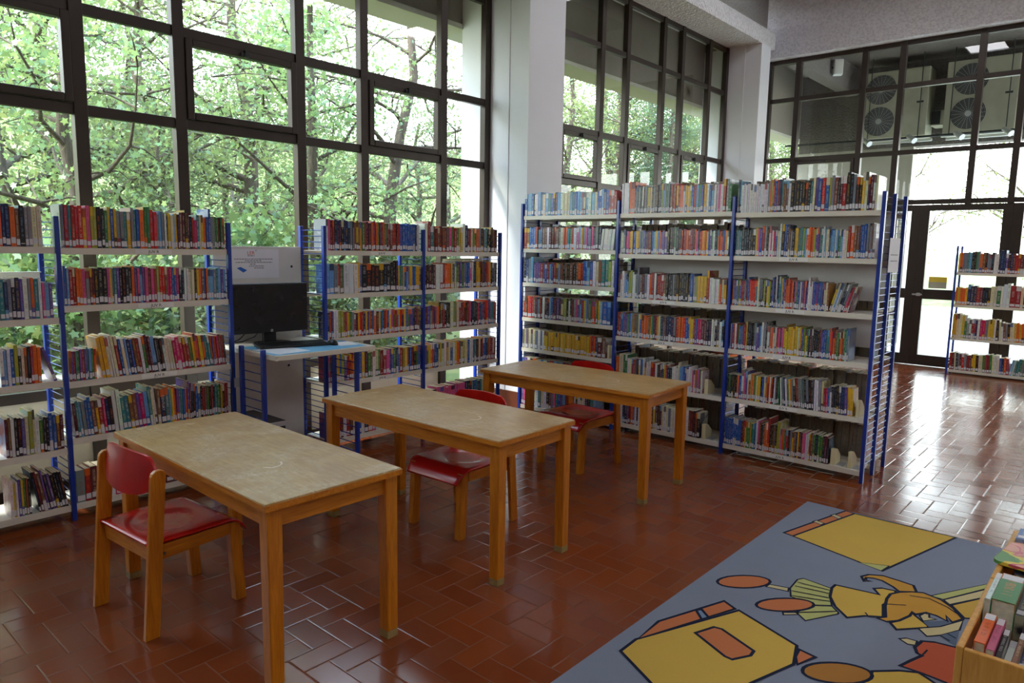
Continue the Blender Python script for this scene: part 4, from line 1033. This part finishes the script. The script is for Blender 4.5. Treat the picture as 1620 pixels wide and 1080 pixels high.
for k,x in enumerate((-3.80,-3.13,-2.47,-1.84)):
    r = thing('spotlight', ['spotlight on the porch conduit below the left fans','second spotlight along the porch conduit','spotlight on the porch conduit below the right fans','rightmost spotlight on the porch conduit'][k], 'spotlight', (x,13.2,3.40), 0, 'porch spotlights')
    MB().tube([(0,-.02,.0),(.03,-.05,-.02)], .012, 0, 8).build('arm', M['silver'], r)
    MB().tube([(-.01,-.03,.02),(.10,-.10,-.07)], [.035,.05], 0, 14).build('lamp_head', M['silver'], r)
r = thing('loudspeaker', 'small white loudspeaker on the porch beam', 'loudspeaker', (-4.10,12.5,4.50), .5)
MB().box(-.07,-.06,-.12,.07,.06,.12).build('cabinet', M['white'], r, bevel=.008); MB().box(-.1,-.01,-.01,-.07,.01,.01).build('bracket', M['acdark'], r); MB().box(-.055,-.065,-.10,.055,-.061,.10).build('grille', M['shelfback'], r)

# ------------------------------------------------------------------ trees
def leafmat(name, rgb, rgb2, tl=.5):
    t = NT(name); oi = t.n('ShaderNodeObjectInfo'); at = t.n('ShaderNodeAttribute', attribute_name='lv')
    f = t.math('FRACT', t.math('ADD', at.outputs['Fac'], t.math('MULTIPLY', oi.outputs['Random'], .15)))
    c = t.ramp(f, [(0,lin(rgb2)),(.5,lin(rgb)),(1,tuple(min(1,v*1.35) for v in lin(rgb)[:3])+(1,))])
    d = t.n('ShaderNodeBsdfDiffuse'); t.l(c, d.inputs[0]); tr = t.n('ShaderNodeBsdfTranslucent'); t.l(t.mix(.5, c, lin((196,204,130))), tr.inputs[0])
    gl = t.n('ShaderNodeBsdfGlossy'); gl.inputs['Roughness'].default_value = .45
    mx = t.n('ShaderNodeMixShader'); mx.inputs[0].default_value = tl; t.l(d.outputs[0], mx.inputs[1]); t.l(tr.outputs[0], mx.inputs[2])
    m2 = t.n('ShaderNodeMixShader'); m2.inputs[0].default_value = .06; t.l(mx.outputs[0], m2.inputs[1]); t.l(gl.outputs[0], m2.inputs[2]); t.l(m2.outputs[0], t.out.inputs[0])
    return t.mat
M['leafa'] = leafmat('maple_leaf', (114,150,92), (66,100,58), .42)
M['leafb'] = leafmat('light_leaf', (112,128,74), (64,78,40), .42)
M['leafc'] = leafmat('dark_leaf', (84,108,68), (50,70,46), .4)
M['leafd'] = leafmat('conifer_needle', (66,104,88), (38,68,60), .3)
t = NT('bark'); co = t.coord(); n = t.noise(t.mapping(co, (14,14,3)), 2, 5, .7)
t.bsdf(t.ramp(n, [(.3,lin((58,50,42))),(.7,lin((112,98,84)))]), .9, bump=n, bstr=.6, bdist=.03); M['bark'] = t.mat
LEAF = {}
def shape(kind):
    if kind == 'maple':
        pts = []
        for k in range(10):
            a = PI/2+2*PI*k/10; r = 1. if k % 2 == 0 else .52
            pts.append((r*math.cos(a), r*math.sin(a)))
        return pts
    if kind == 'blade': return [(0,-1),(.3,-.1),(0,1),(-.3,-.1)]
    return [(0,-1),(.42,-.2),(.3,.5),(0,1),(-.3,.5),(-.42,-.2)]
def foliage(seed, spots, n, size, kind, spread, flat=.5):
    rr = random.Random(seed); sh = shape(kind); V = []; F = []; LV = []
    for k in range(n):
        p = rr.choice(spots); s = spread
        c = Vector((p[0]+rr.gauss(0,s), p[1]+rr.gauss(0,s), p[2]+rr.gauss(0,s*.7)))
        nrm = Vector((rr.gauss(0,1),rr.gauss(0,1),rr.gauss(0,1)+flat*1.6)).normalized()
        a = nrm.cross(Vector((rr.random()-.5,rr.random()-.5,rr.random()-.5))).normalized(); b = nrm.cross(a)
        z = size*rr.uniform(.6,1.25); o = len(V)
        for x,y in sh: V.append(tuple(c+a*x*z+b*y*z))
        F.append(tuple(range(o,o+len(sh)))); LV.append(rr.random())
    me = bpy.data.meshes.new('leaves'); me.from_pydata(V, [], F)
    at = me.attributes.new('lv','FLOAT','FACE'); at.data.foreach_set('value', LV)
    return me
def limbs(seed, h, r0, spread, nb, lean=.1, start=.3):
    rr = random.Random(seed); m = MB(); spots = []
    tr = [(0,0,0)]; x = y = 0
    for k in range(1,9):
        x += rr.gauss(0,lean)*h/8; y += rr.gauss(0,lean)*h/8; tr.append((x,y,h*k/8))
    m.tube(tr, [r0*(1-.085*k) for k in range(9)], 0, 10)
    for b in range(nb):
        f = start+(1-start)*(b+rr.random())/nb; k = min(7,int(f*8)); p = Vector(tr[k]).lerp(Vector(tr[k+1]), f*8-k)
        a = rr.uniform(0,2*PI); L = spread*(1.15-f*.55)*rr.uniform(.7,1.1); d = Vector((math.cos(a),math.sin(a),rr.uniform(.1,.7)))
        pts = [tuple(p)]; q = p.copy()
        for s in range(4):
            q = q+d*L/4; d = (d+Vector((rr.gauss(0,.25),rr.gauss(0,.25),rr.gauss(0,.2)))).normalized(); pts.append(tuple(q)); spots.append(tuple(q))
        rb = r0*(1-f)*.45+.012
        m.tube(pts, [rb,rb*.75,rb*.55,rb*.35,rb*.15], 0, 6)
        for s in (1,2,3,4):
            for tw in range(2):
                w = Vector(pts[s])+Vector((rr.gauss(0,.5),rr.gauss(0,.5),rr.gauss(0,.3)))*L*.35
                m.tube([pts[s], tuple((Vector(pts[s])+w)/2+Vector((0,0,.05))), tuple(w)], [rb*.3+.004,rb*.2+.003,.003], 0, 4); spots.append(tuple(w)); spots.append(tuple((Vector(pts[s])+w)/2))
    return m, spots
MASTER = {}
def master(key, seed, h, r0, spread, nb, n, size, kind, sp, mat, start=.3, lean=.1, flat=.5):
    m, spots = limbs(seed, h, r0, spread, nb, lean, start)
    me = foliage(seed+50, spots, n, size, kind, sp, flat); me.materials.append(mat)
    r = bpy.data.objects.new('tree', None); COL.objects.link(r)
    m.build('trunk', M['bark'], r, smooth=True)
    c = bpy.data.objects.new('crown', me); COL.objects.link(c); c.parent = r
    MASTER[key] = [r, False, h]
def plant(key, x, y, s, rz, label, name='tree', cat='tree', group=None, z=None):
    r0, used, h = MASTER[key]
    if not used: r = r0; MASTER[key][1] = True; r.name = name
    else:
        r = r0.copy(); r.name = name; COL.objects.link(r)
        for ch in r0.children:
            c = ch.copy(); COL.objects.link(c); c.parent = r
    dd = max(0,-8.0-x); dy = max(0,y-22)
    r.location = (x,y,(GZ-.05+.055*dd*dd*.35+.09*dy*.8) if z is None else z); r.rotation_euler = (0,0,rz); r.scale = (s,s,s)
    tag(r, label, cat, group)
master('maple', 11, 6.0, .13, 2.3, 16, 5000, .046, 'maple', .26, M['leafa'], .22)
master('light', 23, 6.5, .15, 2.6, 20, 10500, .044, 'oval', .32, M['leafb'], .15, .14)
master('sparse', 31, 7.0, .12, 2.4, 18, 4200, .038, 'oval', .26, M['leafc'], .25, .16)
master('dense', 47, 5.5, .12, 2.2, 22, 12000, .050, 'blade', .36, M['leafc'], .06)
master('conifer', 59, 9.0, .15, 2.0, 30, 12000, .06, 'blade', .22, M['leafd'], .12, .02, 1.2)
master('bush', 71, 1.5, .04, 1.0, 16, 5200, .048, 'oval', .20, M['leafc'], .02)
master('bushlight', 77, 1.6, .04, 1.1, 16, 4600, .055, 'maple', .20, M['leafa'], .02)
G1 = 'trees beyond the left windows'; L1 = 'leafy light green tree growing outside beyond the large left windows'
PLACE = [('maple',-7.6,2.4,.75,.3),('maple',-8.2,5.4,.8,2.1),('light',-10.5,2.5,1.0,.5),('light',-11.5,6.0,1.05,2.5),
 ('light',-14.5,4.0,1.1,1.1),('light',-15.0,8.5,.75,3.1),('light',-13.5,.6,1.1,1.9)]
for k,(a,x,y,s,rz) in enumerate(PLACE): plant(a,x,y,s,rz,L1,'tree','tree',G1)
for (x,y,s,rz) in ((-9.6,12.4,.85,.2),(-8.6,15.2,.9,1.9),(-11.2,16.6,1.0,3.2),(-8.2,18.2,.95,4.4),(-13.5,20.5,1.2,5.1)): plant('light',x,y,s,rz,'light green tree outside the windows beyond the white column','tree','tree','trees beyond the white column')
for (x,y,s,rz) in ((-8.4,12.6,.55,.2),(-9.6,17.4,.7,2.2)): plant('dense',x,y,s,rz,'dark evergreen tree outside the windows beyond the white column','tree','tree','dark trees beyond the white column')
L2 = 'sparse dark leaved tree against the bright sky beyond the left windows'
for (x,y,s,rz) in ((-8.6,6.9,1.0,.4),(-12.5,12.0,1.1,1.7),(-10.2,4.6,.9,2.9)): plant('sparse',x,y,s,rz,L2,'tree','tree','sparse trees beyond the left windows')
L3 = 'dark dense evergreen tree standing outside beyond the left windows'
for (x,y,s,rz) in ((-9.4,3.9,.62,.1),(-11.8,10.4,.75,1.2),(-12.4,8.2,.7,2.2),(-16.5,10.5,1.0,.9),(-14.2,2.2,1.0,3.1),(-14.8,5.6,.95,4.2),(-11.6,4.6,.7,5.1),(-12.2,1.0,.9,.5),(-15.5,8.0,.8,1.4)): plant('dense',x,y,s,rz,L3,'tree','tree','evergreen trees beyond the left windows')
L4 = 'blue green conifer seen through the window beyond the white column'
for (x,y,s,rz) in ((-9.8,14.8,.95,.3),(-11.5,19.0,1.0,2.0),(-8.4,18.6,.9,3.5),(-14,15.5,1.1,1.1),(-8.9,16.4,.7,5.0),(-8.0,14.2,.55,4.0)): plant('conifer',x,y,s,rz,L4,'conifer','tree','conifers beyond the column')
L5 = 'light green tree in the garden beyond the far glazed wall'
for (x,y,s,rz) in ((-6.5,24,1.0,.4),(-2.8,26,1.1,1.4),(1.2,27,1.1,2.4),(-10,25,1.1,3.3),(-12,22,1.1,.3),(-9.5,20.5,1.0,4.3),(-7.4,19.4,.9,.9)): plant('light',x,y,s,rz,L5,'tree','tree','garden trees beyond the far wall', GZ)
L6 = 'low dark bush outside close to the left windows'
for (x,y,s,rz) in ((-7.2,1.0,.85,0),(-7.0,3.3,.85,1),(-7.3,5.0,.9,2),(-8.4,7.2,1.2,3),(-8.6,9.6,1.3,4),(-7.5,12.5,1.2,5)): plant('bush',x,y,s,rz,L6,'bush','bush','bushes outside the left windows')
L7 = 'low light green bush outside the windows'
for (x,y,s,rz) in ((-7.8,.2,1.0,0),(-7.6,2.2,.95,1),(-8.0,4.2,1.1,2.4),(-7.5,15.5,1.1,3.6)): plant('bushlight',x,y,s,rz,L7,'bush','bush','light green bushes outside')

# ------------------------------------------------------------------ light, sky, camera
w = bpy.data.worlds.new('sky'); bpy.context.scene.world = w; w.use_nodes = True; nt = w.node_tree; nt.nodes.clear()
bg = nt.nodes.new('ShaderNodeBackground'); out = nt.nodes.new('ShaderNodeOutputWorld'); nt.links.new(bg.outputs[0], out.inputs[0])
tc = nt.nodes.new('ShaderNodeTexCoord'); sx = nt.nodes.new('ShaderNodeSeparateXYZ'); nt.links.new(tc.outputs['Generated'], sx.inputs[0])
rp = nt.nodes.new('ShaderNodeValToRGB'); nt.links.new(sx.outputs[2], rp.inputs[0]); e = rp.color_ramp.elements
e[0].position = 0; e[0].color = (1.0,1.0,.98,1); e[1].position = .8; e[1].color = (.50,.70,1.0,1)
nt.links.new(rp.outputs[0], bg.inputs[0]); bg.inputs[1].default_value = 7.0
sun = bpy.data.lights.new('sun','SUN'); sun.energy = 8.0; sun.angle = .25; sun.color = (1,.95,.85)
so = bpy.data.objects.new('sun', sun); COL.objects.link(so)
so.rotation_euler = Vector((-.35,-.62,.72)).to_track_quat('Z','Y').to_euler()
cam = bpy.data.cameras.new('camera'); cam.lens = 36*FPX/1620; cam.sensor_width = 36; cam.sensor_fit = 'HORIZONTAL'; cam.clip_start = .05; cam.clip_end = 200
co_ = bpy.data.objects.new('camera', cam); COL.objects.link(co_)
mt = Matrix((CR, CU, -CF)).transposed().to_4x4(); mt.translation = Vector((0,0,H)); co_.matrix_world = mt
sc = bpy.context.scene; sc.camera = co_
sc.view_settings.view_transform = 'Standard'; sc.view_settings.look = 'None'; sc.view_settings.gamma = 1; sc.view_settings.exposure = 0.55
sc.view_settings.use_curve_mapping = False
cy = sc.cycles
cy.use_denoising = True; cy.max_bounces = 8; cy.diffuse_bounces = 4; cy.glossy_bounces = 4; cy.transmission_bounces = 4; cy.transparent_max_bounces = 12
cy.sample_clamp_indirect = 6.0; cy.caustics_reflective = False; cy.caustics_refractive = False
try: cy.denoiser = 'OPENIMAGEDENOISE'; cy.denoising_input_passes = 'RGB_ALBEDO_NORMAL'
except Exception: pass
